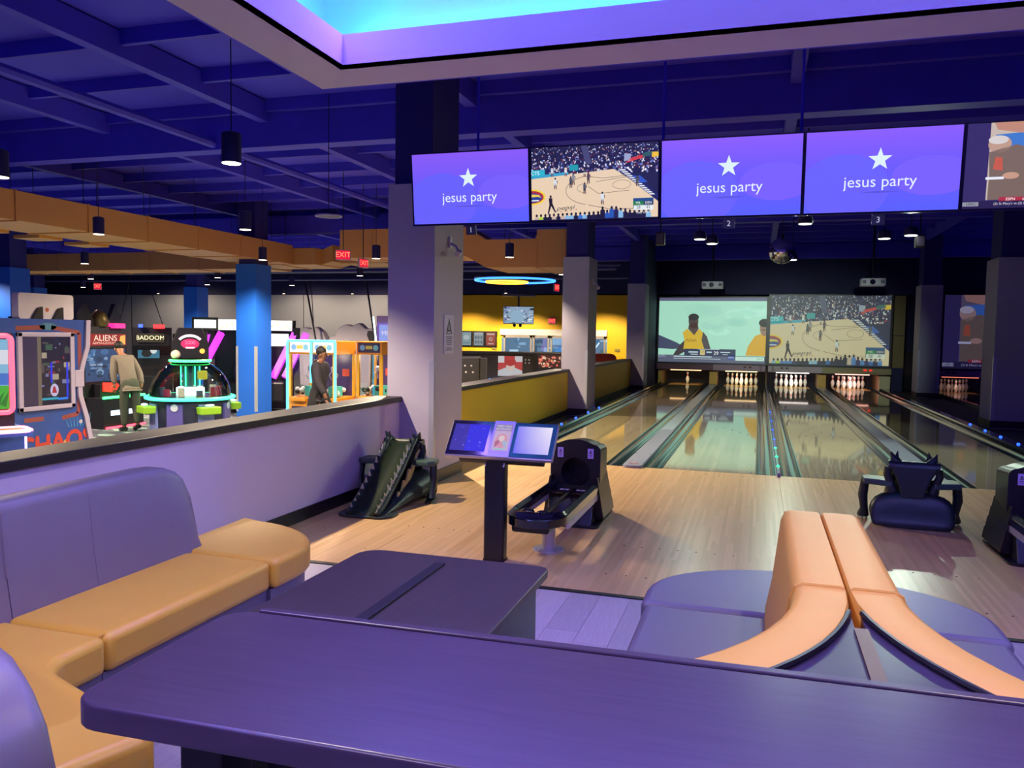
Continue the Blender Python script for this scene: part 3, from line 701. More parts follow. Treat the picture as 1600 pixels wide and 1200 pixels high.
MB().box(-2.9, 3.45, .02, .07, 0, .06).build('lower_bar', m_black, rl); MB().box(-2.9, 3.45, .02, .07, .36, .42).build('upper_bar', m_black, rl)
for x in (-2.4, -.8, .26, 1.9, 3.2): MB().cyl((x, .05, .4), (x, .05, 1.995), .012, n=8).build('drop_rod', m_bluepaint, rl)
# ================================================================ seating booths
m_orange = M('orange_vinyl', '#d8a63c', .38, var=.05, scale=9, bump=.03)
m_peach = M('tan_orange_vinyl', '#dba43c', .5, var=.05, scale=9, bump=.03)
m_gvinyl = M('grey_vinyl', '#767082', .42, var=.06, scale=9, bump=.03)
m_gvinyl2 = M('slate_vinyl', '#625e6e', .45, var=.06, scale=9)
BP = [(0.195, .06), (0.195, .893), (0.191, .902), (0.18, .905), (0.085, .905), (0.066, .896), (0.054, .865), (0.030, .62), (0.0, .43), (0.0, .06)]
KL = ((.004, 1), (.4, 1), (.80, 1), (.90, .985), (.97, .93), (1.02, .84), (1.06, .68), (1.085, .47), (1.10, .2))
KR = ((.004, 1), (.4, 1), (.80, 1), (.95, 1), (1.02, .985), (1.06, .95), (1.085, .88), (1.10, .70))
def booth(ox, s, label, seat_m, back_m, base_m, near, tail, ends):
    """ox = front edge of the straight seat; s = +1 when the back is on the -X side. near = stations (front x, y, normal x, y, seat depth) of the turning part"""
    t = thing('booth_sofa', label, 'sofa', (ox, 2.28, 0), group='booth sofas')
    D0 = .47
    rings = [[(-s*(D0+u), y, z if z < .43 else .43+(z-.43)*kz) for u, z in BP] for y, kz in ends]
    MB().loft(rings).build('backrest', back_m, t, smooth=50)
    def at_(st, u): return (-s*(st[0]+st[2]*u), st[1]+st[3]*u)
    rings = [[(*at_(st, st[4]+u), z if z < .43 else .43+(z-.43)*kz) for u, z in BP] for st, kz in [(q, 1) for q in near] + tail]
    MB().loft(rings).build('curved_backrest', back_m, t, smooth=50)
    MB().prism([(0, -.02), (-s*(D0+.02), -.02), (-s*(D0+.02), .985), (0, .985)], .325, .47).build('seat_cushion', seat_m, t, smooth=40, bevel=.032, seg=4)
    f = [at_((q[0], q[1]-.025 if i == 0 else q[1], *q[2:]), 0) for i, q in enumerate(near)]; g = [at_((q[0], q[1]-.025 if i == 0 else q[1], *q[2:]), q[4]+.02) for i, q in enumerate(near)]
    MB().prism(f + g[::-1], .325, .47).build('curved_seat_cushion', seat_m, t, smooth=40, bevel=.032, seg=4)
    w = D0+.182
    pe = [(-s*-.02, .995), (-s*w, .995), (-s*w, 1.685)] + [(-s*(w-(w+.02)*math.sin(PI/2*i/10)), 1.195+.49*math.cos(PI/2*i/10)) for i in range(11)]
    MB().prism(pe, .325, .472).build('end_seat_cushion', seat_m, t, smooth=40, bevel=.032, seg=4)
    MB().prism([(-s*.03, -.02), (-s*D0, -.02), (-s*D0, .985), (-s*.03, .985)], 0, .325).build('plinth', base_m, t)
    f = [at_((q[0], q[1]-.025 if i == 0 else q[1], *q[2:]), .03) for i, q in enumerate(near)]; g = [at_((q[0], q[1]-.025 if i == 0 else q[1], *q[2:]), q[4]) for i, q in enumerate(near)]
    MB().prism(f + g[::-1], 0, .325).build('curved_plinth', base_m, t, smooth=40)
    w -= .03
    pe = [(-s*.01, .99), (-s*w, .99), (-s*w, 1.655)] + [(-s*(w-(w-.01)*math.sin(PI/2*i/10)), 1.19+.465*math.cos(PI/2*i/10)) for i in range(11)]
    MB().prism(pe, 0, .325).build('end_plinth', base_m, t, smooth=40)
    u = lambda v: -s*(D0+v)
    if s > 0 and ox < 0: MB().tube([(u(.0535), .42, .86), (u(.030), .42, .62), (u(.003), .42, .46)], .002, 6).build('seam', back_m, t)
    MB().tube([(u(.188), 0, .903), (u(.18), 0, .906), (u(.085), .0, .906), (u(.065), 0, .897), (u(.053), 0, .865), (u(.029), 0, .62)], .006, 6).build('piping', back_m, t)
    MB().tube([(-s*.035, -.015, .463), (-s*.035, .98, .463)], .003, 6).build('piping', seat_m, t)
    MB().tube([(*at_(q, .035), .463) for q in near], .003, 6).build('piping', seat_m, t)
    return t
# left sofa: tight corner, then a slanting leg towards the camera
near = [(0, 0, 1, 0, .47)]
for i in range(1, 9):
    a = math.radians(69.5*i/8); near.append((-.15*(1-math.cos(a)), -.18-.15*math.sin(a), math.cos(a), -math.sin(a), .47-.09*i/8))
q = near[-1]; dx, dy = -.937, -.35
near += [(q[0]+dx*k, q[1]+dy*k, q[2], q[3], .38) for k in (.2, .4, .60)]
e = near[-1]
tail = [((e[0]+dx*k, e[1]+dy*k, e[2], e[3], .38), kz) for k, kz in ((.12, 1), (.25, .98), (.32, .92), (.38, .80), (.42, .62), (.44, .35))]
booth(-2.2, 1, 'booth sofa with amber seat cushions and grey back by the low wall', m_orange, m_gvinyl, m_gvinyl2, near, tail, KL)
near = [(-(.355*(1-math.cos(math.radians(a)))), -.355*math.sin(math.radians(a)), math.cos(math.radians(a)), -math.sin(math.radians(a)), .47) for a in (0, 6, 12, 18, 24, 30, 36, 41)]
booth(-.418, -1, 'booth sofa with tan back and grey seat facing the low dark table', m_gvinyl2, m_peach, m_gvinyl2, near + [(-(.355*(1-math.cos(math.radians(44)))), -.355*math.sin(math.radians(44)), math.cos(math.radians(44)), -math.sin(math.radians(44)), .47)], [], KR)
booth(.918, 1, 'booth sofa with tan back and grey seat, on the right of the double back', m_gvinyl2, m_peach, m_gvinyl2, near, [], KR)

# laminate infill between the two curving backs
m_lam = WOOD('dark_laminate', '#221a2c', '#362b40', .6, 3.0, rough=.33, grain=.5, axis='X')
def infill(s, label):
    t = thing('infill_panel', label, 'panel', group='infill panels behind the double sofa')
    ys = [2.10-.06*i for i in range(9)]
    cxs = -.772 if s < 0 else 1.272
    edge = [(cxs-s*(math.sqrt(1.0225**2-(2.28-y)**2)), y) for y in ys]
    mid = CX-.0146+s*.012
    MB().prism([(mid, ys[0])] + edge + [(mid, ys[-1])], .80, .893).build('top', m_lam, t)
    MB().prism([(mid, ys[0])] + [(x+s*-.02, y) for x, y in edge] + [(mid, ys[-1])], 0, .80).build('carcass', m_black, t)
    MB().tube([(x, y, .899) for x, y in edge], .008, 6).build('edge_bead', m_black, t)
infill(-1, 'dark purple laminate triangle left of the brown strip behind the sofas')
infill(1, 'dark purple laminate triangle right of the brown strip behind the sofas')
bs_ = MB().prism([(CX-.030, 1.54), (CX+.001, 1.54), (CX+.001, 1.99), (CX-.030, 1.99)], .78, .899).build('wood_strip', M('brown_wood_edge', '#5c3620', .4, var=.2, scale=20, stretch=(8, .5, 8)))
tag(bs_, 'narrow brown wooden strip between the two dark triangles', 'strip')

# ================================================================ tables
m_ttop = WOOD('dark_oak_laminate', '#2e2436', '#4e3f52', .45, 4.0, rough=.30, grain=.5, axis='X', spec=.55)
m_ttop2 = WOOD('dark_oak_laminate_long', '#2c2427', '#473c3c', .3, 3.0, rough=.42, grain=.5, axis='Y')
t = thing('counter_table', 'long dark wood counter table with rounded end in the foreground', 'table', (-1.09, 1.0, 0), math.radians(1.6))
MB().prism(rrect(0, 3.6, .02, .492, (.06, .0, .0, .06)), .905, .95).build('tabletop', m_ttop, t, smooth=40, bevel=.006, seg=3)
MB().prism(rrect(.06, 3.6, .497, .522, (.0, .0, .0, .02)), .895, .952).build('back_edge_strip', m_ttop, t, bevel=.003)
MB().box(.085, .175, .20, .30, 0, .905).build('leg', m_black, t, bevel=.005)
MB().box(.21, 2.4, .30, .33, .03, .905).build('modesty_panel', m_black, t)
MB().box(.21, 2.4, .26, .30, .80, .905).build('under_rail', M('under_rail_grey', '#37333c', .5), t)
MB().box(2.4, 2.5, .20, .30, 0, .905).build('leg', m_black, t, bevel=.005)
for x in (.25, .6, 1.0): MB().cyl((x, .26, .86), (x, .252, .86), .008, n=8).build('bolt', m_steel, t)
pl_ = Pic(.075, .03, '#17161d'); pl_.rect(.008, .008, .022, .022, '#e8e6ee'); pl_.rect(.03, .012, .066, .018, '#b8b4c4')
pl_.build('label_plate', PRINT(), t, (.655, .018, .913))
t = thing('low_table', 'low dark wood table with an inset bar between the sofas', 'table', (-1.235, 2.7, 0))
MB().prism(rrect(-.43, .43, -.78, .50, (.05, .05, .05, .10)), .565, .60).build('tabletop', m_ttop2, t, smooth=40, bevel=.005, seg=3)
MB().box(-.04, .005, -.72, .375, .60, .609).build('inset_bar', M('inset_bar_dark', '#171219', .5), t, bevel=.002)
MB().box(.36, .385, -.70, .44, 0, .565).build('side_panel', m_black, t)
MB().box(-.385, -.36, -.70, .44, 0, .565).build('side_panel', m_black, t)
MB().box(-.36, .36, -.15, -.10, .30, .54).build('cross_rail', m_black, t)
for y in (-.6, .40):
    for x in (-.372, .372): MB().cyl((x, y, 0), (x, y, .012), .022, n=10).build('foot', m_steel, t)

# ================================================================ scoring console
t = thing('scoring_console', 'black pedestal scoring console with two tilted screens', 'console', (-1.712, 5.21, 0))
MB().prism(rrect(-.074, .074, -.045, .055, .02), 0, .70).build('pedestal', m_black, t, smooth=40)
MB().prism(rrect(-.078, .078, -.05, .06, .02), 0, .012).build('foot_plate', m_black, t)
MB().prism([(-.045, .66), (.055, .66), (.13, .80), (.10, .86), (-.03, .735)], -.072, .072, 'x').build('neck', m_steel, t, bevel=.006)
hd = MB().prism(rrect(-.385, .385, -.15, .15, .012), 0, .035, 'y').build('head', M('console_silver', '#b9b6c4', .3, .6), t, bevel=.006)
hd.location = (.03, .015, .845); hd.rotation_euler = (math.radians(-42), 0, math.radians(1.5))
MB().box(-.29, .32, .035, .09, -.15, -.05).build('rear_housing', m_black, hd, bevel=.01)
for sx, nm in ((-1, 'left'), (1, 'right')):
    x0, x1 = (-.378, -.072) if sx < 0 else (.082, .378)
    MB().box(x0, x1, -.006, 0, -.142, .142).build('screen_glass', M('console_glass', '#100a3c', .12, coat=.5), hd)
    w, h = x1-x0-.05, .225
    p = Pic(w, h, '#33289a' if sx < 0 else '#8c86e6')
    if sx < 0:
        p.poly([(w*.42, 0), (w, 0), (w, h), (w*.42, h)], '#2a22d8'); p.up()
        R = random.Random(5)
        for i in range(26): q = R.uniform(.002, .006); p.ell(R.uniform(.05, .9)*w, R.uniform(.1, .9)*h, q, q, R.choice(['#5c5ae0', '#7a78f0', '#4a48c0']), 8)
    else:
        p.P = []; p.rect(0, 0, w, h, ['#6a60e6', '#d0c4f4', '#f2eaf6', '#8a84ee'])
    p.build('display', PRINT(.95), hd, (x0+.022, -.0065, -.112))
MB().box(-.070, .080, -.010, 0, -.15, .15).build('centre_strip', M('console_pale', '#c7c3d2', .35, .4), hd)
p = Pic(.12, .22, '#d8b8d8'); p.rect(0, .165, .12, .22, '#a08cb8').up(); p.text('NEED HELP', .06, .203, .021, '#ffffff').text('BOWLING?', .06, .180, .022, '#ffffff')
p.ell(.06, .08, .042, .06, '#e8a0a8').up(); p.ell(.06, .10, .022, .026, '#f0d8d0'); p.poly([(.02, .02), (.05, .06), (.045, .09), (.015, .07)], '#c07080'); p.poly([(.10, .02), (.07, .06), (.075, .09), (.105, .07)], '#b0c8d8'); p.rect(.02, .005, .10, .018, '#a8d0d0')
p.build('help_poster', PRINT(.75), hd, (-.055, -.0105, -.10))
MB().box(-.05, .05, -.075, -.070, .68, .72).build('speaker_grille', m_black, t) if False else None
p = Pic(.10, .03, '#8d8a98')
for i in range(5):
    for j in range(3): p.rect(.008+i*.018, .004+j*.009, .02+i*.018, .009+j*.009, '#6a6776')
p.build('card_plate', PRINT(), t, (-.05, -.047, .705), (math.radians(-20), 0, 0))

# ================================================================ ball returns
def ball_return(cx, label):
    t = thing('ball_return', label, 'ball return', (cx, 5.17, 0), group='ball returns')
    # tray: racetrack rim, open in the middle
    out = [(-.215, 1.50)] + [(-.215, .30)] + [(-.215+.0+.215*(1-math.cos(PI*i/12))*1.0, .22-.24*math.sin(PI*i/12)) for i in range(13)] + [(.215, .30), (.215, 1.50)]
    inn = [(-.155, 1.50), (-.155, .30)] + [(-.155+.155*(1-math.cos(PI*i/12)), .27-.05*math.sin(PI*i/12)) for i in range(13)] + [(.155, .30), (.155, 1.50)]
    n = len(out); v = []; f = []
    for (xo, yo), (xi, yi) in zip(out, inn):
        v += [(xo, yo, .25), (xo*1.0, yo, .315), ((xo+xi)/2, (yo+yi)/2, .345), (xi, yi, .315), (xi, yi, .27)]
    for i in range(n-1):
        for j in range(5): f.append((i*5+j, i*5+(j+1) % 5, (i+1)*5+(j+1) % 5, (i+1)*5+j))
    f += [(0, 1, 2, 3, 4), tuple((n-1)*5+j for j in (4, 3, 2, 1, 0))]
    MB().add(v, f).build('tray_rim', m_blackgl, t, smooth=35, bevel=.006)
    MB().box(-.15, .12, .06, .22, .20, .26).build('front_catch', m_black, t, bevel=.02)
    MB().ball((-.06, .16, .335), .045, n=12, m=6, sc=(1.2, .8, .5)).build('hand_blower', m_blackgl, t, smooth=60)
    MB().ball((.06, .13, .335), .04, n=12, m=6, sc=(1.2, .8, .5)).build('hand_blower', m_blackgl, t, smooth=60)
    MB().box(-.012, .012, .22, 1.45, .255, .285).build('centre_rail', m_black, t, bevel=.004)
    MB().box(-.155, .155, 1.2, 1.47, .262, .275).build('rear_plate', m_blackgl, t)
    MB().box(-.212, -.19, .28, 1.49, .20, .26).build('side_rail', m_steel, t, bevel=.004); MB().box(.19, .212, .28, 1.49, .20, .26).build('side_rail', m_steel, t, bevel=.004)
    MB().cyl((.03, .42, 0), (.03, .42, .255), .05, n=16).build('post', m_steel, t, smooth=40)
    MB().cyl((.03, .42, 0), (.03, .42, .012), .115, n=24).build('post_base', m_steel, t, smooth=40)
    for a in range(4): MB().cyl((.03+.095*math.cos(a*PI/2+.6), .42+.095*math.sin(a*PI/2+.6), .012), (.03+.095*math.cos(a*PI/2+.6), .42+.095*math.sin(a*PI/2+.6), .018), .008, n=6).build('bolt', m_steel, t)
    # hood with its round mouth
    z0, zs, zt = .25, .60, .695; W = .215
    arch = [(-W, z0), (-W, zs)] + [(-W+.06-.06*math.cos(PI/2*i/4), zs+.055*math.sin(PI/2*i/4)) for i in range(1, 5)] + [(x, .655+.04*math.cos(PI/2*x/.16)) for x in (-.1, -.05, 0, .05, .1)] + [(W-.06+.06*math.sin(PI/2*i/4), zs+.055*math.cos(PI/2*i/4)) for i in range(0, 4)] + [(W, zs), (W, z0)]
    hole = [(.125*math.cos(PI/2-2*PI*i/24), .41+.125*math.sin(PI/2-2*PI*i/24)) for i in range(24)]
    m = len(arch); ring_o = []
    for hx_, hz_ in hole:        # nearest outline point in the same direction
        d = Vector((hx_, hz_-.41)); best = max(arch, key=lambda q: Vector((q[0], q[1]-.41)).normalized().dot(d.normalized()))
        ring_o.append(best)
    bm = bmesh.new()
    vo = [bm.verts.new((x, 1.41, z)) for x, z in arch]; vh = [bm.verts.new((x, 1.41, z)) for x, z in hole]
    eo = [bm.edges.new((vo[i], vo[(i+1) % m])) for i in range(m)]; eh = [bm.edges.new((vh[i], vh[(i+1) % 24])) for i in range(24)]
    bmesh.ops.triangle_fill(bm, edges=eo+eh, use_beauty=True)
    vb = [bm.verts.new((x*.96, 1.75, z0+(z-z0)*.93)) for x, z in arch]
    for i in range(m): bm.faces.new((vo[i], vo[(i+1) % m], vb[(i+1) % m], vb[i]))
    bm.faces.new(vb)
    vi = [bm.verts.new((x*.9, 1.65, .41+(z-.41)*.9)) for x, z in hole]
    for i in range(24): bm.faces.new((vh[i], vh[(i+1) % 24], vi[(i+1) % 24], vi[i]))
    bm.faces.new(vi); bmesh.ops.recalc_face_normals(bm, faces=bm.faces)
    me = bpy.data.meshes.new('hood'); bm.to_mesh(me); bm.free(); me.materials.append(m_black)
    ho = bpy.data.objects.new('hood', me); COL.objects.link(ho); ho.parent = t
    for sx in (-.13, .13):
        p = Pic(.05, .085, '#c8b8ec'); p.poly([(.012, .042), (.038, .042), (.025, .072)], '#1c1830').up(); p.poly([(.02, .047), (.03, .047), (.025, .057)], '#c8b8ec'); p.rect(.012, .026, .038, .032, '#6a5c90'); p.rect(.012, .014, .038, .019, '#6a5c90')
        p.build('warning_sticker', PRINT(), t, (sx-.025, 1.407, .535))
    for sx in (-.07, .07):
        p = Pic(.075, .05, '#b8a8e0'); p.ell(.037, .025, .018, .014, '#4a3c78', 8); p.build('tray_sticker', PRINT(), t, (sx-.037, 1.30, .276), (-PI/2, 0, 0))
    # base and louvred flanks
    MB().prism([(1.18, 0), (1.87, 0), (1.83, .30), (1.41, .30), (1.35, .26), (1.28, .26)], -.19, .19, 'x').build('base', m_black, t, bevel=.01)
    MB().prism(rrect(-.25, .25, 1.14, 1.91, .06), 0, .014).build('floor_plate', m_black, t)
    for s in (-1, 1):
        for k in range(4):
            z = .03+k*.085
            MB().prism([(s*.19, z), (s*(.262-k*.014), z+.01), (s*(.247-k*.014), z+.10), (s*.19, z+.10)], 1.35-k*.005, 1.85-k*.02, 'y').build('louvre', m_black, t, bevel=.004)
    return t
ball_return(-1.455, 'black ball return with arched hood behind the scoring console')
ball_return(1.985, 'black ball return cut off by the right edge of the frame')

# ================================================================ dragon ramps
m_drag = M('dragon_green_black', '#1e2a2c', .38, var=.35, scale=7, bump=.25)
m_chute = M('dragon_chute_green', '#222d1c', .2, var=.12, scale=5)
m_spike = M('dragon_spike_bone', '#b8bda4', .4, var=.1)
m_wing = M('dragon_wing_tan', '#b3a765', .5, var=.12, scale=10)
def ramp_z(y):
    u = min(1, max(0, (y-.16)/.92)); return .525*(1-u)**1.25+.012
def dragon(loc, rz, label):
    t = thing('dragon_ramp', label, 'ball ramp', loc, rz, 'dragon shaped ball ramps')
    # one body: base slab, haunch roll and raised back, lofted along y
    st = []
    for y, w, zt, bul in ((0, .30, .05, 0), (.015, .315, .065, 0), (.03, .31, .20, .02), (.05, .312, .27, .03), (.10, .318, .305, .03), (.16, .312, .28, .03), (.24, .29, .26, .02), (.40, .26, .22, .02), (.60, .23, .15, .01), (.80, .20, .08, .0), (1.02, .19, .03, 0), (1.10, .16, .015, 0)):
        st.append([(-w, y, 0), (-w-bul, y, zt*.45), (-w*.93, y, zt*.85), (-w*.6, y, zt), (0, y, zt*1.02), (w*.6, y, zt), (w*.93, y, zt*.85), (w+bul, y, zt*.45), (w, y, 0)])
    MB().loft(st).build('body', m_drag, t, smooth=60, sub=1)
    # raised rear plate shaped like a vase
    vase = [(-.09, .24), (-.10, .32), (-.135, .42), (-.175, .49), (-.18, .53), (.18, .53), (.175, .49), (.135, .42), (.10, .32), (.09, .24)]
    MB().prism(vase, .045, .15, 'y').build('rear_plate', m_drag, t, bevel=.018, seg=3)
    MB().cyl((-.195, .09, .515), (.195, .09, .515), .044, n=14).build('neck_roll', m_drag, t, smooth=40)
    for s in (-1, 1):
        MB().tube([(s*.12, .10, .54), (s*.155, .11, .575), (s*.175, .13, .625)], [.035, .028, .006], 8).build('horn', m_drag, t, smooth=60)
        MB().tube([(s*.185, .10, .50), (s*.20, .10, .44), (s*.17, .10, .36), (s*.155, .12, .30)], [.035, .03, .035, .05], 8).build('shoulder', m_drag, t, smooth=60)
        # flat forearm with a clawed leg
        MB().prism([(s*.16, .06), (s*.375, .14), (s*.385, .30), (s*.33, .36), (s*.16, .30)], .335, .385).build('forearm', M('dragon_dull_green', '#3a5148', .45, var=.2), t, bevel=.012)
        MB().tube([(s*.355, .26, .36), (s*.37, .28, .22), (s*.355, .30, .10), (s*.36, .32, .035)], [.035, .04, .032, .05], 10).build('leg', m_drag, t, smooth=60)
        for k in (-1, 0, 1): MB().cyl((s*.36+k*.028, .33, .03), (s*.36+k*.034, .40, .012), .018, .006, 8).build('claw', m_drag, t, smooth=60)
        # scalloped wing between rail and floor
        pts = [(.22, .39), (.30, .33)]; yy = .30
        for k in range(5):
            y1 = yy+.13; pts += [(yy+.045, ramp_z(yy+.045)-.11), (yy+.09, ramp_z(yy+.09)-.06), (y1, ramp_z(y1)-.10)]; yy = y1
        pts = [(y, max(z, .02)) for y, z in pts] + [(.97, .012), (.80, .05), (.62, .10), (.46, .16), (.34, .23), (.25, .30)]
        w = MB().prism(pts, s*.152, s*.17, 'x').build('wing', m_wing if s < 0 else m_drag, t)
        # spiked rail
        path = [(s*.128, .14+.085*i, ramp_z(.14+.085*i)+.02) for i in range(12)]
        MB().tube(path, [.032]*11+[.02], 8).build('rail', m_drag, t, smooth=60)
        for k in range(12):
            y = .15+.078*k; z = ramp_z(y)+.035; r = .021*(1 if k < 9 else .75)
            MB().cyl((s*.128, y, z), (s*.118, y+.022, z+.06*(1 if k < 9 else .7)), r, .003, 6).build('spike', m_spike if k > 1 else m_drag, t, smooth=40)
    # the ball chute itself
    rings = []
    for i in range(15):
        y = .13+.95*i/14; z = ramp_z(y); rings.append([(.115*math.sin(a), y, z+.065-.07*math.cos(a)) for a in [math.radians(-70+140*j/8) for j in range(9)]] + [(.115*math.sin(a)*1.1, y, z+.055-.085*math.cos(a)) for a in [math.radians(70-140*j/8) for j in range(9)]])
    MB().loft(rings).build('chute', m_chute, t, smooth=50)
    MB().prism(rrect(-.25, .25, .85, 1.10, (.03, .03, .12, .12)), 0, .02).build('toe_plate', m_drag, t, bevel=.006)
    return t
dragon((-3.24, 7.08, 0), PI+math.radians(4), 'dark green dragon ball ramp parked against the left low wall')
dragon((1.27, 7.25, 0), math.radians(-3), 'dark dragon ball ramp seen from behind, near the right sofa')
# ================================================================ things that hang
def pendant(x, y, label, power, z=3.06, r=.085, h=.26, ang=150):
    t = thing('pendant_light', label, 'light', (x, y, z), group='cylinder pendant lights')
    MB().lathe([(r*.9, .02), (r, 0), (r, h), (r*.6, h+.015), (.012, h+.02)], 18).build('can', M('pendant_black', '#1b1650', .5), t, smooth=40)
    MB().lathe([(r*.94, -.004), (r*.94, .012)], 18).build('lens', E('warm_lens', '#ffe6c4', 6.0), t)
    MB().cyl((0, 0, h), (0, 0, 4.615-z), .006, n=6).build('stem', M('pendant_black', '#1b1650'), t)
    if power:
        l = spot('pendant_lamp', (0, 0, -.02), (0, 0, -2), WARM, power, ang, .5, .05, t)
for x, y, lab, pw in ((-4.56, 6.17, 'nearest dark pendant light, left of the cove corner', P_PENDANT*.8), (-4.60, 10.4, 'pendant light behind the first grey column, beside its blue ceiling', P_PENDANT*2.2),
        (-4.67, 14.85, 'dark pendant light in front of the brown duct by the second column', P_PENDANT*.8), (-7.34, 10.25, 'pendant light under the dark ceiling right of the long duct', P_PENDANT*.7),
        (-7.30, 6.20, 'pendant light at the left picture edge over the duct end', P_PENDANT*.6), (-7.46, 14.73, 'dark pendant light left of the first column, before brown duct', P_PENDANT*.7),
        (-15.07, 14.94, 'dark pendant light before the far orange duct', P_PENDANT*.8), (-14.9, 19.5, 'small far pendant light left of the blue column', 1300), (-19.6, 19.65, 'small far pendant light high over the dark marquee cabinets', 1300),
        (-14.7, 23.0, 'small far pendant light right of the blue column', 1300), (-10.2, 19.2, 'far pendant light below the two red exit signs', 600), (-4.7, 19.3, 'pendant light hidden behind the second column', 600), (-10.1, 10.3, 'pendant light over the domed game', P_PENDANT*.8), (-10.1, 14.7, 'added fill pendant light above the walking person', 1300), (-13.5, 10.3, 'added fill pendant light above the blue cabinet', 1300), (-17.6, 22.5, 'far pendant light between the two blue columns', 1300), (-24.0, 23.7, 'far pendant light at the left back of the arcade', 1300), (-19.4, 14.9, 'pendant light near the left blue column', 600), (-10.2, 23.4, 'added far fill pendant light before the rock scenery', 600)):  # the unseen fill pendants are added only to brighten the dark arcade
    pendant(x, y, lab, pw, ang=112 if y in (6.17, 14.85) else 150)
for x, y, lab in ((-1.75, 2.1, 'pendant light inside the cove above the low table'), (.95, 2.1, 'pendant light inside the cove above the double sofa'), (-1.75, -1.0, 'pendant light inside the cove behind the camera, left'), (.95, -1.0, 'pendant light inside the cove behind the camera, right')):
    pendant(x, y, lab, P_DOWN, z=3.35, ang=130)
for i, (x, y) in enumerate(((-15.2, 28.0), (-24.2, 27.8), (-18.2, 27.9), (-8.8, 27.6), (-5.6, 27.6), (-11.0, 27.6))):
    t = thing('wall_wash_light', ['small light washing the grey wall beside the rock cutout', 'small light washing the far left grey wall', 'small light washing the grey wall between blue columns', 'small light washing the yellow wall above the doors', 'small light washing the right part of the yellow wall', 'small light washing the yellow wall above the posters'][i], 'light', (x, y, 3.05), group='wall washers')
    MB().lathe([(.05, 0), (.06, .02), (.06, .16), (.02, .18)], 12).build('can', MATS['pendant_black'], t, smooth=40)
    MB().lathe([(.048, -.004), (.048, .004)], 12).build('lens', E('warm_lens', '#ffe6c4', 6.0), t)
    MB().cyl((0, 0, .17), (0, 0, 1.56), .005, n=6).build('stem', MATS['pendant_black'], t)
    spot('wash_lamp', (0, .0, -.03), (0, .9, -1.6), (1, .84, .55), 850 if x > -12 else 230, 95 if x > -12 else 155, .5, .05, t)

# lamps over the lanes
def stage(x, y, z, label, power, tgt, big=False, ang=110):
    t = thing('stage_light', label, 'light', (x, y, z), group='lights over the lanes')
    MB().lathe([(.10, 0), (.11, .03), (.09, .12), (.03, .15)], 16).build('shade', MATS['pendant_black'], t, smooth=40)
    MB().lathe([(.085, -.006), (.092, .006)], 16).build('lens', E('lane_lens_bright' if big else 'lane_lens', '#fbffe6', 14 if big else 5), t)
    MB().cyl((0, 0, .14), (0, 0, 4.615-z), .008, n=6).build('stem', MATS['pendant_black'], t)
    if power: spot('lane_lamp', (0, 0, -.02), tgt, COOL, power, ang, .7, .06, t)
stage(.57, 12.15, 3.2, 'flat lane light under the seam of monitors 2 and 3', P_STAGE*.5, (.2, -3, -3.2))
stage(-1.0, 13.74, 3.2, 'left lane light of the pair below plate number 2', P_STAGE*.3, (-.2, -2, -3))
stage(-.84, 14.42, 3.2, 'smaller right lane light of the pair below plate number 2', 1400, (.3, 13, -2.6), ang=34)
stage(1.87, 14.14, 3.2, 'flat lane light left of the brightest lamp', 1400, (-.3, 13, -2.6), ang=34)
stage(2.20, 13.78, 3.2, 'brightest lane light, below the fourth monitor', P_STAGE, (-.6, -4.5, -3.2), True)
stage(.60, 17.62, 3.2, 'bright lane light beside the mirror ball', P_STAGE*.4, (0, -4, -3.2), True)
t = thing('mirror_ball', 'mirror ball hanging over the middle lanes', 'mirror ball', (.353, 15.79, 3.2))
MB().ball((0, 0, 0), .24, n=28, m=18).build('faceted_ball', M('mirror_facets', '#c8c8d8', .12, 1.0, var=.5, scale=30), t)
MB().cyl((0, 0, .23), (0, 0, 1.41), .006, n=6).build('cord', m_black, t); MB().cyl((0, 0, .22), (0, 0, .30), .03, n=10).build('motor', m_black, t)
for (x, y, lab) in ((-1.34, 23.9, 'white ceiling projector over the left pair of lanes'), (2.80, 22.94, 'white ceiling projector over the right pair of lanes')):
    t = thing('projector', lab, 'projector', (x, y, 2.98), group='ceiling projectors')
    MB().prism(rrect(-.30, .30, -.18, .22, .06), 0, .20).build('case', M('projector_white', '#c9c6d2', .5), t, bevel=.02)
    MB().cyl((-.02, -.19, .10), (-.02, -.17, .10), .07, n=16).build('lens', m_blackgl, t)
    for q in (-.22, .22): MB().box(q-.045, q+.045, -.186, -.17, .06, .15).build('vent', M('vent_grey', '#6a6878', .6), t)
    MB().cyl((0, 0, .2), (0, 0, 1.63), .03, n=8).build('ceiling_pole', m_black, t)
for (x, y, lab) in ((-1.55, 12.9, 'small black speaker above the left projector'), (2.35, 13.9, 'small black speaker below the brightest lane light'),):
    t = thing('ceiling_speaker', lab, 'speaker', (x, y, 3.02), group='ceiling speakers')
    MB().box(-.07, .07, -.07, .07, 0, .2).build('box', m_black, t, bevel=.015); MB().box(-.055, .055, -.075, -.07, .02, .18).build('grille', M('grille_grey', '#4c4a62', .5), t); MB().cyl((0, 0, .2), (0, 0, 1.59), .01, n=6).build('rod', m_black, t)

t = thing('ceiling_speaker_disc', 'round flat ceiling speaker with pale rim, left of the first column', 'speaker', (-5.38, 9.27, 3.06))
MB().lathe([(.15, 0), (.16, .02), (.12, .08), (.02, .09)], 24).build('dish', MATS['pendant_black'], t, smooth=40)
MB().tube([(.165*math.cos(2*PI*i/28), .165*math.sin(2*PI*i/28), .005) for i in range(28)], .012, 6, True).build('rim', M('rim_pale', '#8f88c8', .4), t, smooth=60)
MB().cyl((0, 0, .08), (0, 0, 1.555), .006, n=6).build('rod', MATS['pendant_black'], t)
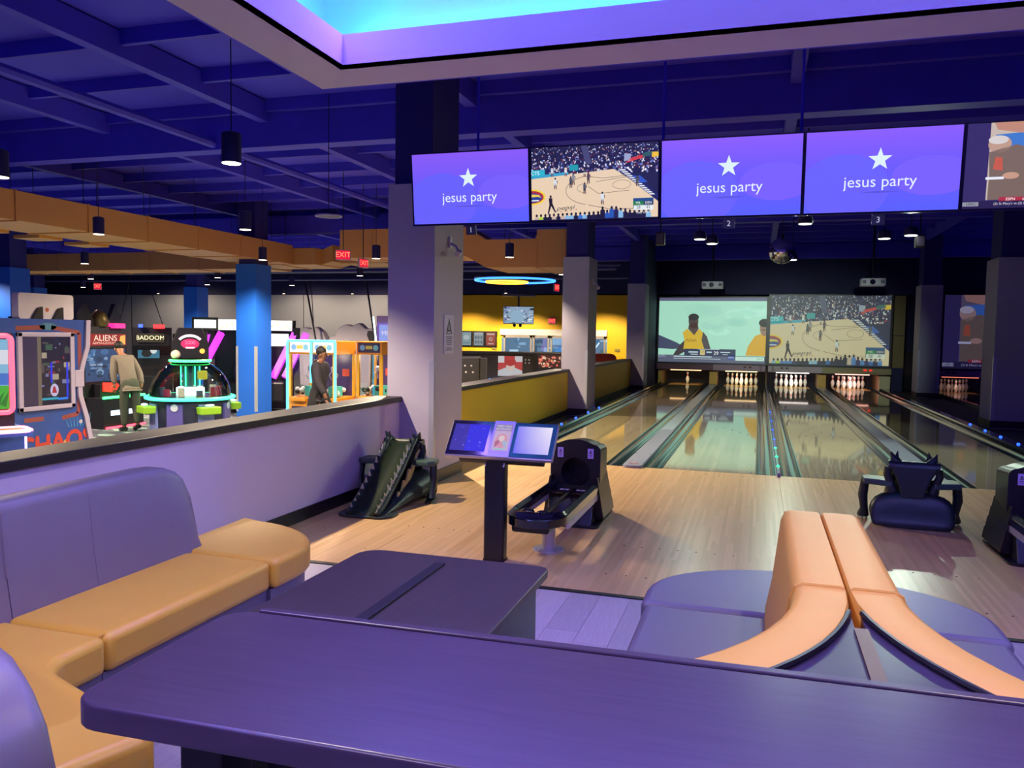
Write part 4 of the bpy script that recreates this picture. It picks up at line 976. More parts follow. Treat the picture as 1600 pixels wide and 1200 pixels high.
# ducts
def duct(name_label, boxes, seams, axis):
    t = thing('air_duct', name_label, 'duct', group='orange air ducts')
    for b in boxes: MB().box(*b).build('duct_run', m_duct, t)
    b = boxes[0]
    for s_ in seams:
        if axis == 'y': MB().box(b[0]-.02, b[1]+.02, s_-.015, s_+.015, b[4]-.02, b[5]+.01).build('flange', m_duct, t)
        else: MB().box(s_-.015, s_+.015, b[2]-.02, b[3]+.02, b[4]-.02, b[5]+.01).build('flange', m_duct, t)
        for q in ((b[0]+.1, b[1]-.1) if axis == 'y' else (b[2]+.1, b[3]-.1)):
            p0 = (q, s_, b[5]) if axis == 'y' else (s_, q, b[5]); MB().cyl(p0, (p0[0], p0[1], 4.615), .006, n=5).build('hanger_rod', m_black, t)
    return t
t = duct('long orange duct running away at the upper left, brown side face', [(-12.3, -11.0, 3.5, 17.25, 3.21, 3.665)], [5.0, 6.5, 8.0, 9.6, 11.0, 12.4, 13.8, 15.2, 16.5], 'y')
for y in (9.0, 10.1, 11.2, 12.3):
    MB().box(-12.9, -12.3, y, y+.5, 3.16, 3.22).build('side_tab', m_duct, t)
duct('far orange duct running across behind the blue columns', [(-30, -12.4, 18.3, 19.4, 3.20, 3.69)], [-29, -27.4, -25.8, -24.2, -22.6, -21, -19.4, -17.8, -16.2, -14.6], 'x')
t = duct('stepped brown duct between the blue column and the first grey column', [(-12.2, -10.4, 17.3, 18.6, 3.20, 3.60)], [-11.3], 'x')
MB().box(-10.1, -8.9, 18.0, 19.2, 3.28, 3.75).build('duct_run', m_duct, t)
MB().prism([(-10.4, 3.22), (-10.1, 3.3), (-10.1, 3.7), (-10.4, 3.58)], 17.6, 18.6, 'y').build('transition', m_duct, t)
t = duct('brown duct run between the first and second grey columns', [(-9.0, -6.0, 16.0, 17.1, 3.21, 3.83)], [-8.2, -7.4, -6.6], 'x')
MB().add([(-6.0, 16.0, 3.21), (-5.55, 16.0, 2.97), (-5.55, 16.0, 3.55), (-6.0, 16.0, 3.83), (-6.0, 17.1, 3.21), (-5.55, 17.1, 2.97), (-5.55, 17.1, 3.55), (-6.0, 17.1, 3.83)], [(0, 1, 2, 3), (7, 6, 5, 4), (0, 4, 5, 1), (1, 5, 6, 2), (2, 6, 7, 3), (3, 7, 4, 0)]).build('transition', m_duct, t)
MB().box(-5.55, -4.42, 16.0, 17.6, 2.97, 3.55).build('duct_run', m_duct, t); MB().box(-4.42, -3.80, 15.9, 17.6, 2.95, 3.72).build('duct_box', m_duct, t)
MB().box(-4.44, -4.40, 15.88, 17.62, 2.94, 3.6).build('flange', m_duct, t)

# ring lights
t = thing('ring_light', 'wide blue glowing ring light hanging before the yellow wall', 'ring light', (-6.25, 20.4, 3.0), group='ring lights')
MB().tube([(1.06*math.cos(2*PI*i/48), 1.06*math.sin(2*PI*i/48), 0) for i in range(48)], .028, 8, True).build('ring_tube', E('ring_blue', '#2a6bff', 5), t)
MB().tube([(1.06*math.cos(2*PI*i/48), 1.06*math.sin(2*PI*i/48), .05) for i in range(48)], .035, 6, True).build('ring_housing', m_black, t)
for a in (0.4, 2.5, 4.6): MB().cyl((1.06*math.cos(a), 1.06*math.sin(a), .05), (0, 0, 1.60), .005, n=5).build('cable', m_black, t)
t = thing('ring_light', 'smaller amber ring light below the blue ring', 'ring light', (-6.35, 20.0, 2.93), group='ring lights')
MB().tube([(.54*math.cos(2*PI*i/40), .54*math.sin(2*PI*i/40), 0) for i in range(40)], .026, 8, True).build('ring_tube', E('ring_amber', '#ffae30', 5), t)
MB().tube([(.54*math.cos(2*PI*i/40), .54*math.sin(2*PI*i/40), .05) for i in range(40)], .032, 6, True).build('ring_housing', m_black, t)
for a in (0.4, 2.5, 4.6): MB().cyl((.54*math.cos(a), .54*math.sin(a), .05), (0, 0, 1.67), .005, n=5).build('cable', m_black, t)

# exit signs
def exit_sign(loc, rz, label, w=.36, h=.24, hang=True, s='EXIT', lit='#ff3038'):
    t = thing('exit_sign', label, 'exit sign', loc, rz, 'exit signs')
    MB().box(-w/2, w/2, 0, .05, 0, h).build('case', M('sign_case', '#b9a0b4', .5), t, bevel=.01)
    p = Pic(w-.03, h-.03, '#c01030').up(); p.text(s, (w-.03)/2, (h-.03)/2, h*.72, '#ff8a60' if lit != '#fff' else '#c02020'); p.build('sign_face', PRINT(1.6), t, (-w/2+.015, -.002, .015))
    if hang: MB().cyl((0, .025, h), (0, .025, 4.61-loc[2]), .008, n=6).build('stem', m_black, t)
exit_sign((-7.67, 13.76, 2.94), math.radians(25), 'larger hanging red exit sign beside the brown duct', .29, .20)
exit_sign((-7.51, 14.30, 2.84), math.radians(65), 'smaller red exit sign turned sideways near the first column', .24, .18)
exit_sign((-7.66, 29.93, 2.0), 0, 'pinkish exit sign mounted on the yellow wall above the doors', .30, .22, False)
exit_sign((-6.05, 24.2, 2.92), math.radians(75), 'edge on red exit sign under the amber ring light', .30, .24)
exit_sign((-19.1, 19.4, 2.72), math.radians(45), 'small red sign glowing above the left cabinets', .22, .20)
# televisions, cameras and small wall items
t = thing('hanging_television', 'television on a ceiling pole before the yellow wall', 'television', (-6.94, 23.06, 1.88), math.radians(17))
MB().box(-.46, .46, 0, .06, 0, .54).build('casing', m_black, t, bevel=.006)
p = Pic(.90, .50, '#8fa8c0'); R = random.Random(9)
for i in range(70): a, b = R.uniform(0, .86), R.uniform(0, .46); p.rect(a, b, a+R.uniform(.02, .12), b+R.uniform(.01, .06), R.choice(['#22283c', '#c8d4e4', '#6a88a8', '#3a4258', '#e8f0f8', '#7a70b8']))
p.up(); p.poly([(.2, .05), (.55, .02), (.62, .2), (.5, .4), (.3, .42), (.22, .25)], '#93b4cc'); p.build('screen', PRINT(.9), t, (-.45, -.002, .02))
MB().cyl((0, .08, .3), (0, .08, 2.6), .025, n=8).build('pole', m_black, t); MB().box(-.5, .5, 0, .2, .84, .90).build('ceiling_tray', m_black, t)
for q in (-.12, .06): MB().lathe([(.04, 0), (.05, -.05), (.02, -.09)], 10, (q, .02, 0)).build('camera_dome', m_black, t)
def seccam(loc, rz, label):
    t = thing('security_camera', label, 'camera', loc, rz, 'security cameras')
    MB().box(-.03, .03, -.02, 0, -.02, .10).build('bracket', M('camera_white', '#d4d2dc', .4), t); MB().tube([(0, -.01, .03), (0, -.07, .0), (.0, -.10, -.05)], .016, 8).build('arm', MATS['camera_white'], t, smooth=60)
    MB().cyl((.05, -.10, -.06), (-.08, -.12, -.09), .03, n=12).build('camera_body', MATS['camera_white'], t, smooth=40)
seccam((-3.196, 8.02, 2.50), math.radians(90), 'white security camera on the first grey column')
seccam((-3.196, 15.75, 2.6), math.radians(90), 'small camera on the second grey column')
t = thing('wall_notice', 'white warning notice with black triangle on the first column', 'sign', (-3.196, 7.88, 1.355), math.radians(90))
MB().box(0, .275, -.006, 0, 0, .415).build('board', M('notice_white', '#cfcbe0', .5), t)
p = Pic(.275, .415); p.poly([(.05, .21), (.225, .21), (.137, .385)], '#14121c').up(); p.text('k', .137, .285, .11, '#e8e6f0'); p.rect(.085, .218, .19, .235, '#d8d6e4')
for i, w_ in enumerate((.18, .16, .16, .16, .13, 0, .15, .19)):
    if w_: p.rect(.137-w_/2, .175-i*.02, .137+w_/2, .183-i*.02, '#4a4660')
p.build('print', PRINT(), t, (0, -.007, 0))
for i, (x0, x1, bg, lab) in enumerate(((-11.41, -10.92, '#9fc0cc', 'leftmost framed poster on the yellow wall, pale blue'), (-10.90, -10.40, '#a8bcc8', 'middle framed poster on the yellow wall, grey blue grid'), (-10.385, -9.895, '#c0392f', 'red framed poster with a crossed circle on the yellow wall'))):
    t = thing('framed_poster', lab, 'poster', (x0, 29.94, 1.06), group='framed posters'); w, h = x1-x0, .62
    MB().box(0, w, 0, .05, 0, h).build('frame', m_black, t, bevel=.01)
    p = Pic(w-.10, h-.10, bg).up(); q = w-.10
    if i == 0: p.ell(q*.5, h*.5, q*.35, h*.16, '#d8e8ee', 14); p.rect(q*.1, h*.12, q*.9, h*.16, '#5a7a88')
    if i == 1:
        for a in range(3):
            for b in range(2): p.rect(q*(.1+.3*a), h*(.12+.3*b), q*(.3+.3*a), h*(.3+.3*b), '#6a8494')
        p.rect(q*.1, h*.72, q*.9, h*.78, '#e8eef2')
    if i == 2:
        p.ell(q*.5, h*.42, q*.2, q*.2, '#f0e0dc').up(); p.ell(q*.5, h*.42, q*.15, q*.15, bg).up(); p.line([(q*.4, h*.42+q*.1), (q*.6, h*.42-q*.1)], .02, '#f0e0dc'); p.rect(q*.1, h*.68, q*.9, h*.78, '#f0d8d4'); p.rect(q*.2, h*.08, q*.8, h*.16, '#f0c8c4')
    p.build('print', PRINT(.5), t, (.05, -.002, .05))
# glass entrance in the yellow wall
d = struct('door_1', MB().box(-9.75, -5.50, 29.90, 30.0, 1.545, 1.78), M('door_header_white', '#ddd3cc', .5))
m_dfr = M('door_frame_alu', '#a89c94', .4, .4); gl = GLASS('door_glass', '#dfe8ee', .06)
for i, (x0, x1) in enumerate(((-9.60, -8.45), (-8.40, -7.75), (-7.70, -6.4), (-6.35, -5.55))):
    MB().box(x0, x0+.07, 29.92, 30.0, AZ, 1.545).build('door_stile', m_dfr, d); MB().box(x1-.07, x1, 29.92, 30.0, AZ, 1.545).build('door_stile', m_dfr, d)
    MB().box(x0, x1, 29.92, 30.0, 1.44, 1.545).build('door_rail', m_dfr, d)
    MB().box(x0+.07, x1-.07, 29.955, 29.962, AZ, 1.44).build('pane', gl, d)
p = Pic(4.2, 1.9, '#5f7488'); R = random.Random(12)
for i in range(40): a, b = R.uniform(0, 4), R.uniform(.9, 1.8); p.rect(a, b, a+R.uniform(.05, .5), b+R.uniform(.03, .3), R.choice(['#8aa4b8', '#3d5064', '#b8ccd8', '#4a6a88', '#6a8c74', '#9a8c80']))
p.up(); p.ell(2.9, 1.42, .75, .22, '#4f7fae', 16); p.up(); p.ell(2.9, 1.48, .5, .14, '#a8c8e0', 12); p.line([(3.5, 1.2), (3.9, 1.75)], .05, '#e8f0f4'); p.line([(3.5, 1.75), (3.85, 1.2)], .05, '#d86aa8')
p.build('street_view', PRINT(2.0), d, (-9.7, 29.985, AZ))
for x, z, w in ((-10.1, .95, .16), (-5.2, .98, .2)):
    o = MB().box(x, x+w, 29.97, 30, z, z+.1).build('wall_socket', M('socket_grey', '#8a7a40', .5)); tag(o, 'small socket plate on the yellow wall %s of the doors' % ('left' if x < -8 else 'right'), 'socket')
for i, (a, b) in enumerate((((-15.77, 25, 4.6), (-14.98, 25, 1.1)), ((-13.34, 25, 4.6), (-12.75, 25, 1.6)), ((-18.6, 27, 4.6), (-18.2, 27, 1.7)), ((-16.6, 27, 4.6), (-16.3, 27, 1.7)), ((-24.5, 27, 4.6), (-23.2, 27, 1.5)), ((-24.7, 27, 4.6), (-25.6, 27, 1.5)))):
    o = MB().tube([a, ((a[0]+b[0])/2+.06, a[1], (a[2]+b[2])/2-.1), b], .035 if i < 2 else .016, 6).build('hanging_cable', m_black)
    tag(o, ['thick dark cable slanting down behind the claw machines', 'dark cable slanting down beside the first grey column', 'thin cable right of the blue column', 'second thin cable right of the blue column', 'thin cable over the dark cabinets, right of pair', 'thin cable over the dark cabinets, left of pair'][i], 'cable', 'cables in the arcade')
# ================================================================ arcade
m_cab = M('cabinet_black', '#121118', .4, var=.2)
def neon(path, r, mat, parent, name='neon_tube', closed=False): return MB().tube(path, r, 8, closed).build(name, mat, parent, smooth=60)
# big blue cabinet whose side faces the lanes (side plane X = -9.23)
t = thing('arcade_cabinet', 'big blue arcade cabinet with window and red side lettering, far left', 'arcade cabinet', (-9.23, 9.25, AZ), math.radians(90))
# local: x = along the side (world +Y), y = depth (into -X), front face at y = 0
prof = [(-1.75, 0), (0.03, 0), (-.02, .35), (-.10, .75), (-.20, 1.05), (-.21, 1.25), (-.15, 1.5), (-.06, 1.75), (-.04, 2.13), (-1.75, 2.13)]
MB().prism(prof, .02, .9, 'y').build('body', M('cabinet_blue', '#1f3f88', .4, var=.25, scale=5), t)
edge = prof[1:9]
MB().add([p for a, z in edge for p in ((a-.055, -.01, z), (a+.02, -.01, z), (a+.02, .9, z), (a-.055, .9, z))], [(4*i+j, 4*i+(j+1) % 4, 4*i+4+(j+1) % 4, 4*i+4+j) for i in range(len(edge)-1) for j in range(4)] + [(3, 2, 1, 0), tuple(4*(len(edge)-1)+j for j in range(4))]).build('edge_trim', M('cabinet_lilac_trim', '#9a90a8', .4), t)
wx0, wx1, wz0, wz1 = -1.22, -.32, .90, 1.95
fr = MB()
for b in ((wx0, wx1, wz0, wz0+.06), (wx0, wx1, wz1-.06, wz1), (wx0, wx0+.07, wz0, wz1), (wx1-.07, wx1, wz0, wz1)): fr.box(b[0], b[1], -.02, .02, b[2], b[3])
fr.box(wx1, wx1+.16, -.02, .02, 1.18, 1.42); fr.build('window_frame', MATS['cabinet_lilac_trim'], t, bevel=.008)
p = Pic(.76, .93, '#2a2438'); R = random.Random(4)
p.rect(0, 0, .24, .93, '#4a3c50'); p.rect(.24, 0, .30, .93, '#8a7a60').up()
for i in range(36): a, b = R.uniform(.28, .7), R.uniform(.05, .85); p.rect(a, b, a+R.uniform(.02, .12), b+R.uniform(.01, .08), R.choice(['#6a5c58', '#8a90b0', '#4a6a50', '#a03a40', '#c8b890', '#26304a', '#1c1830']))
p.up(); p.rect(.44, .3, .47, .58, '#2a3cff'); p.rect(.70, .08, .73, .58, '#3048ff'); p.rect(.30, .07, .56, .10, '#30c8d0'); p.rect(.55, .06, .72, .09, '#40a0ff'); p.ell(.5, .2, .07, .09, '#e8e0f0', 10); p.up(); p.poly([(.46, .16), (.54, .16), (.51, .25), (.48, .25)], '#d03040')
p.build('window_view', PRINT(1.0), t, (wx0+.07, .005, wz0+.06)); MB().box(wx0+.07, wx1-.07, -.008, -.004, wz0+.06, wz1-.06).build('pane', GLASS('cabinet_glass', '#e6e6f2', .0, ior=1.12), t)
p = Pic(1.7, .75)
for ox_, oz_ in ((0, 0), (.014, 0), (-.014, 0), (0, .014), (0, -.014)): p.text('CHAOS', 1.10+ox_, .42+oz_, .36, '#a8342c', 1.0, 0, .04).text('TIKI', .92+ox_, .17+oz_, .22, '#98302a', 1.2, 0, .04).up()
p.build('side_lettering', PRINT(), t, (-1.72, .016, 0), step=.0002)
p = Pic(1.7, 2.1)
p.poly([(.95, .40), (1.0, .44), (1.05, .40), (1.02, .34), (.97, .34)], '#b08848'); p.poly([(1.2, .42), (1.25, .46), (1.3, .42), (1.28, .36), (1.22, .36)], '#b08848')
for pts in ([(1.52, 1.28), (1.52, 1.95), (1.05, 2.02)], [(.95, 2.02), (.5, 2.0)], [(1.5, 1.12), (1.48, .80), (1.2, .76)], [(.6, .78), (.9, .78)]): (lambda pp: (pp.line(pts, .06, '#7a3a3c'), pp.build('painted_pipe', PRINT(), t, (-1.72, .018, 0))))(Pic(1.7, 2.1))
p.ell(1.0, 2.03, .14, .05, '#3f6f88', 12)
for i in range(9): p.poly([(1.30+i*.05, .62), (1.32+i*.05, .62), (1.24+i*.075, .80)], '#2f7ab0')
p.ell(1.52, .68, .03, .03, '#c0b8c8', 10); p.build('side_art', PRINT(), t, (-1.72, .018, 0))
t2 = thing('sign_back', 'pale sign box with two dark fins on top of the blue cabinet', 'sign', (-9.5, 9.20, 1.682), math.radians(90))
MB().prism(rrect(-.90, .0, 0, .35, .04), 0, .12, 'y').build('box', M('sign_cream', '#d9cfcc', .5), t2); 
for q in (-.72, -.38): MB().prism([(q, 0), (q+.16, 0), (q+.16, .17), (q+.10, .15)], -.05, 0, 'y').build('fin', m_cab, t2)
MB().cyl((-.45, -.004, .13), (-.45, .001, .13), .03, n=10).build('emblem', M('emblem_orange', '#b8602c', .5), t2)
MB().box(-.8, -.1, .12, .3, 0, .03).build('foot', m_cab, t2)
# neon edged machine at the very left
t = thing('arcade_cabinet', 'arcade game with red neon screen frame and orange lit panel, left edge', 'arcade cabinet', (-7.72, 6.82, AZ), math.radians(60))
MB().box(-1.0, .0, .1, .8, 0, .9).build('body', M('cabinet_sky', '#4f6fc0', .4), t)
MB().box(-.9, -.06, .3, .9, .9, 1.95).build('screen_box', m_cab, t)
p = Pic(.74, .78, '#7fb6d8'); p.rect(0, 0, .74, .26, '#3cb030'); p.rect(0, .5, .74, .66, '#d8dce8').up(); 
for i in range(6): p.poly([(.3+i*.07, .05), (.36+i*.07, .02), (.42+i*.07, .2)], '#1c7a20')
p.rect(.5, .27, .74, .4, '#3a70c8'); p.build('screen', PRINT(.9), t, (-.85, .295, 1.10))
neon([(x, .28, z) for x, z in rrect(-.88, -.08, 1.06, 1.92, .06)], .028, E('neon_red', '#ff3a50', 5), t, closed=True)
MB().box(-.95, .0, -.25, .15, .84, .90).build('control_panel', M('panel_blue', '#4a6ad0', .4), t)
p = Pic(.86, .34, '#e09a40')
for i in range(5): p.rect(.2, .06+i*.05, .7, .075+i*.05, '#a8641c')
p.build('instruction_card', PRINT(.8), t, (-.91, -.22, .902), (-PI/2, 0, 0))
neon([(x, y, .90) for x, y in rrect(-.95, .0, -.25, .13, .06)], .02, E('neon_pink', '#ff8aa8', 5), t, closed=True)
MB().box(-.28, -.12, .09, .1, .45, .6).build('coin_door', m_cab, t); neon([(.005, .1, .05), (.005, .1, .84)], .012, E('neon_lilac', '#b0a0ff', 4), t)
# shooter cabinet (front faces the lanes)
t = thing('arcade_cabinet', 'black shooter cabinet with blue screen and green light bar', 'arcade cabinet', (-12.42, 13.25, AZ), math.radians(90))
MB().box(-.55, .55, .0, .42, .0, .62).build('pedestal', m_cab, t, bevel=.01)
MB().prism([(.45, .0), (.9, .0), (.9, 2.05), (.5, 2.05), (.45, 1.62)], -.58, .58, 'x').build('screen_cabinet', m_cab, t)
p = Pic(1.06, .66, '#2a4a78'); R = random.Random(8)
for i in range(34): p.ell(R.uniform(0, 1.06), R.uniform(0, .66), R.uniform(.03, .14), R.uniform(.02, .08), R.choice(['#3f6aa0', '#22385c', '#5b84b4', '#1c2c4a', '#7fa0c4']), 9)
p.up(); p.text('INSERT COINS', .28, .34, .05, '#e0ecf8').text('TO START GAME', .28, .27, .04, '#c8d8ec'); p.build('screen', PRINT(.9), t, (-.53, .445, .93))
p = Pic(1.1, .24, '#8a1a1c'); p.text('ALIENS', .55, .15, .17, '#ffd8c0', 1.15).text('ARMAGEDDON', .55, .05, .075, '#f0b8a0', 1.3); p.poly([(.9, .02), (1.08, .02), (1.08, .22), (.95, .2)], '#e0a850'); p.build('marquee', PRINT(1.3), t, (-.55, .44, 1.66))
for s in (-1, 1):
    MB().prism([(s*.12, 0), (s*.5, .02), (s*.52, .25), (s*.38, .48), (s*.30, .3)], .55, .65, 'y').build('topper_fin', m_cab, t).location = (0, 0, 2.05)
MB().lathe([(.16, 0), (.20, .10), (.14, .26), (.05, .34)], 12, (0, .6, 2.05)).build('topper_dome', M('topper_gold', '#6a5a34', .4, .5), t, smooth=50)
MB().box(-.36, .36, .25, .44, .62, .88).build('gun_rest', m_cab, t); MB().prism([(-.3, .74), (.0, .70), (.12, .84), (.05, .90), (-.3, .92)], .22, .25, 'y').build('red_gun_glow', E('glow_red', '#ff3020', 1.6), t)
neon([(-.56, -.02, .63), (.56, -.02, .63)], .026, E('neon_green', '#3cff70', 5), t); neon([(.56, -.02, .63), (.56, .42, .63)], .022, E('neon_green', '#3cff70', 5), t)
for s in (-.22, .26): MB().box(s-.13, s+.13, -.012, 0, .26, .36).build('lit_slot', E('slot_white', '#cfe6ff', 2.2), t)
neon([(-.5, -.03, .02), (.55, -.03, .02)], .022, E('neon_red', '#ff3a50', 5), t); MB().box(.2, .5, .4, .6, 2.02, 2.12).build('beacon', E('beacon_pink', '#ff2a80', 2), t)
# second dark cabinet
t = thing('arcade_cabinet', 'dark cabinet with cream lit marquee and blue red beacons', 'arcade cabinet', (-14.55, 16.5, AZ), math.radians(43))
MB().prism([(0, 0), (.8, 0), (.8, 2.05), (.1, 2.05), (.05, 1.6), (.2, 1.35), (.2, 1.0), (0, .9)], -.45, .45, 'x').build('body', m_cab, t)
p = Pic(.62, .22, '#2a2418').up(); p.text('BADOOM', .31, .11, .15, '#fff0b8'); p.build('marquee', PRINT(1.8), t, (-.36, .03, 1.68))
p = Pic(.50, .33, '#3a7a98'); p.ell(.2, .12, .12, .1, '#101418', 10); p.ell(.36, .2, .08, .09, '#e8f0f0', 10); p.up(); p.poly([(.1, .2), (.25, .14), (.28, .2), (.12, .28)], '#1a2028'); p.build('screen', PRINT(.8), t, (-.34, .12, 1.28))
MB().box(-.32, -.22, .0, .1, 2.05, 2.13).build('beacon', E('beacon_blue', '#3050ff', 4), t); MB().box(.02, .28, .0, .1, 2.03, 2.13).build('beacon', E('beacon_red', '#ff2a30', 3), t)
neon([(.45, -.05, 1.2), (.3, -.18, 1.05), (.22, -.2, .9), (.35, -.12, .75)], .03, E('glow_red', '#ff3020', 3), t, 'red_gun'); MB().box(-.45, .45, -.2, .2, .0, .85).build('pedestal', m_cab, t, bevel=.02)
for sx in (.5, .62): MB().box(sx, sx+.1, .2, .7, 0, 1.9).build('side_board', M('cabinet_brown', '#4a3830', .6), t)
t = thing('wall_projector_sign', 'small white lit display high on the back wall behind the shooter cabinet', 'display', (-12.9, 16.4, 1.55), math.radians(40))
MB().box(-.30, .30, 0, .2, 0, .32).build('case', m_cab, t); Pic(.5, .2, '#e8f4f0').build('screen', PRINT(1.5), t, (-.25, -.003, .06))
MB().box(-.05, .05, .05, .15, -2.0, 0).build('stand', m_cab, t)
# round domed game
t = thing('domed_arcade_game', 'round arcade game with clear dome and green neon rim', 'arcade game', (-10.66, 13.1, AZ), math.radians(39))
n = 8
MB().lathe([(.66, 0), (.70, .05), (.72, .62), (.78, .66), (.78, .70)], 24).build('drum', M('drum_navy', '#20243c', .4), t, smooth=30)
for k in range(n):
    a = 2*PI*k/n - PI/2 + PI/8; ca, sa = math.cos(a), math.sin(a)
    q = MB().box(-.15, .15, -.02, .03, .05, .60).build('side_panel', M('drum_violet', '#57509a', .35) if k % 2 else M('drum_steel', '#6d7ab8', .35), t); q.location = (ca*.715, sa*.715, 0); q.rotation_euler = (0, 0, a+PI/2)
    if k % 2 == 0:
        q = MB().prism([(-.22, .42), (.0, .42), (.02, .56), (-.22, .56)], -.20, .20, 'x').build('ticket_tray', M('lime_plastic', '#86b82a', .4), t, bevel=.02); q.location = (ca*.74, sa*.74, 0); q.rotation_euler = (0, 0, a+PI/2)
        q = MB().ball((0, -.14, .59), .06, sc=(1.6, 1, .4)).build('button', E('button_white', '#e8f8ff', 1.2), t); q.location = (ca*.74, sa*.74, 0); q.rotation_euler = (0, 0, a+PI/2)
    else:
        q = MB().cyl((0, -.03, .54), (0, -.02, .54), .07, n=14).build('medallion', M('medallion_grey', '#b8bcd0', .4), t); q.location = (ca*.72, sa*.72, 0); q.rotation_euler = (0, 0, a+PI/2)
neon([(.81*math.cos(2*PI*i/40), .81*math.sin(2*PI*i/40), .70) for i in range(40)], .032, E('neon_mint', '#38ffa8', 4), t, closed=True)
MB().lathe([(.76, .70), (.76, .73), (.02, .74)], 24).build('playfield', M('playfield_dark', '#1c3030', .3), t)
MB().lathe([(.75, .72), (.745, .85), (.70, 1.0), (.60, 1.18), (.45, 1.32), (.30, 1.39)], 28).build('dome', GLASS('dome_plastic', '#eef6f4', .05), t, smooth=60)
MB().lathe([(.26, .73), (.26, .88), (.22, .90)], 18).build('centre_light', E('centre_glow', '#c0ffe8', 3.5), t)
MB().lathe([(.14, .9), (.14, 1.38)], 14).build('centre_column', M('column_teal', '#2a4a50', .3), t)
for k in range(6): a = 2*PI*k/6; neon([(.17*math.cos(a), .17*math.sin(a), .92), (.17*math.cos(a), .17*math.sin(a), 1.3)], .012, E('neon_mint', '#38ffa8', 3), t)
R = random.Random(6)
for k in range(10): a = 2*PI*k/10; MB().box(-.06, .06, -.05, .05, 0, R.uniform(.06, .2)).build('prize_block', M('block_%s' % ('ruby', 'cream', 'slate')[k % 3], ('#a03048', '#c8c0b8', '#48506a')[k % 3], .5), t).location = (.52*math.cos(a), .52*math.sin(a), .735)
MB().lathe([(.36, 1.38), (.38, 1.42), (.36, 1.44)], 24).build('crown_base', m_cab, t)
neon([(.37*math.cos(2*PI*i/30), .37*math.sin(2*PI*i/30), 1.41) for i in range(30)], .026, E('neon_green', '#3cff70', 4), t, closed=True)
MB().prism([(-.34, 1.44), (.34, 1.44), (.34, 1.75), (.22, 2.05), (-.22, 2.05), (-.34, 1.75)], -.12, .12, 'y').build('topper', m_cab, t, bevel=.02)
p = Pic(.5, .4); p.ell(.25, .12, .17, .10, '#d02060', 14); p.up(); p.text('2000', .25, .14, .10, '#ff80a8'); p.rect(.17, .03, .33, .06, '#ffe0e8'); p.line([(.25+.22*math.cos(q), .12+.16*math.sin(q)) for q in [math.radians(d_) for d_ in range(30, 151, 15)]], .05, '#ffe8f0'); p.build('topper_sign', PRINT(1.5), t, (-.25, -.125, 1.62), clip=False)
MB().ball((-.26, -.14, 1.53), .09).build('topper_ball', M('ball_white', '#e8e0d0', .4), t, smooth=60); MB().cyl((.22, -.13, 1.60), (.22, -.12, 1.60), .05, n=10).build('topper_lamp', E('lamp_amber', '#ffb040', 2), t)
q = MB().box(-.09, .09, -.09, .09, 1.05, 1.22).build('bonus_sign', E('bonus_yellow', '#d8d020', .8), t, bevel=.03); q.location = (.22, -.2, 0)
# big ride cabinet with slanting violet bars
t = thing('ride_cabinet', 'large dark ride cabinet with slanting magenta light bars behind blue column', 'arcade cabinet', (-12.1, 17.25, AZ), math.radians(36))
MB().box(-.95, .95, .5, 1.3, 0, 2.0).build('rear_body', m_cab, t)
MB().prism([(.1, 2.0), (1.3, 2.0), (1.3, 2.28), (-.1, 2.28)], -1.0, 1.0, 'x').build('canopy', m_cab, t)
p = Pic(1.8, .26, '#fff8e0'); p.up()
for i in range(14): p.rect(.1+i*.12, .04+(i % 3)*.05, .16+i*.12, .08+(i % 3)*.05, '#c8b888')
p.build('marquee', PRINT(2.2), t, (-.9, -.12, 2.02), (math.radians(12), 0, 0)); Pic(.7, .32, '#fff4e8').build('screen', PRINT(1.6), t, (.15, .49, 1.62))
for s in (-1, 1):
    x = s*1.02
    MB().prism([(-.55, 0), (.2, 0), (.5, 1.4), (.1, 2.1), (-.2, 2.1), (.15, 1.3), (-.30, .5)], x-.08, x+.08, 'x').build('side_frame', m_cab, t)
    for k in range(2):
        MB().cyl((x-.14+k*.28-.45, -.32, .85), (x-.14+k*.28+.10, -.02, 1.95), .10, n=4).build('light_bar', E('bar_magenta', '#d23cf0', 1.5), t)
    neon([(x-.3, -.6, .06), (x+.2, -.3, .06)], .025, E('neon_magenta', '#e030e0', 4), t)
MB().box(-.7, .7, -.5, .4, .25, .75).build('seat_bench', m_cab, t, bevel=.05); MB().box(-.5, .5, .2, .35, .8, 1.1).build('dashboard', M('dash_violet', '#3a2058', .4), t)
neon([(-.4, .18, 1.1), (.4, .18, 1.1)], .015, E('neon_magenta', '#e030e0', 4), t)
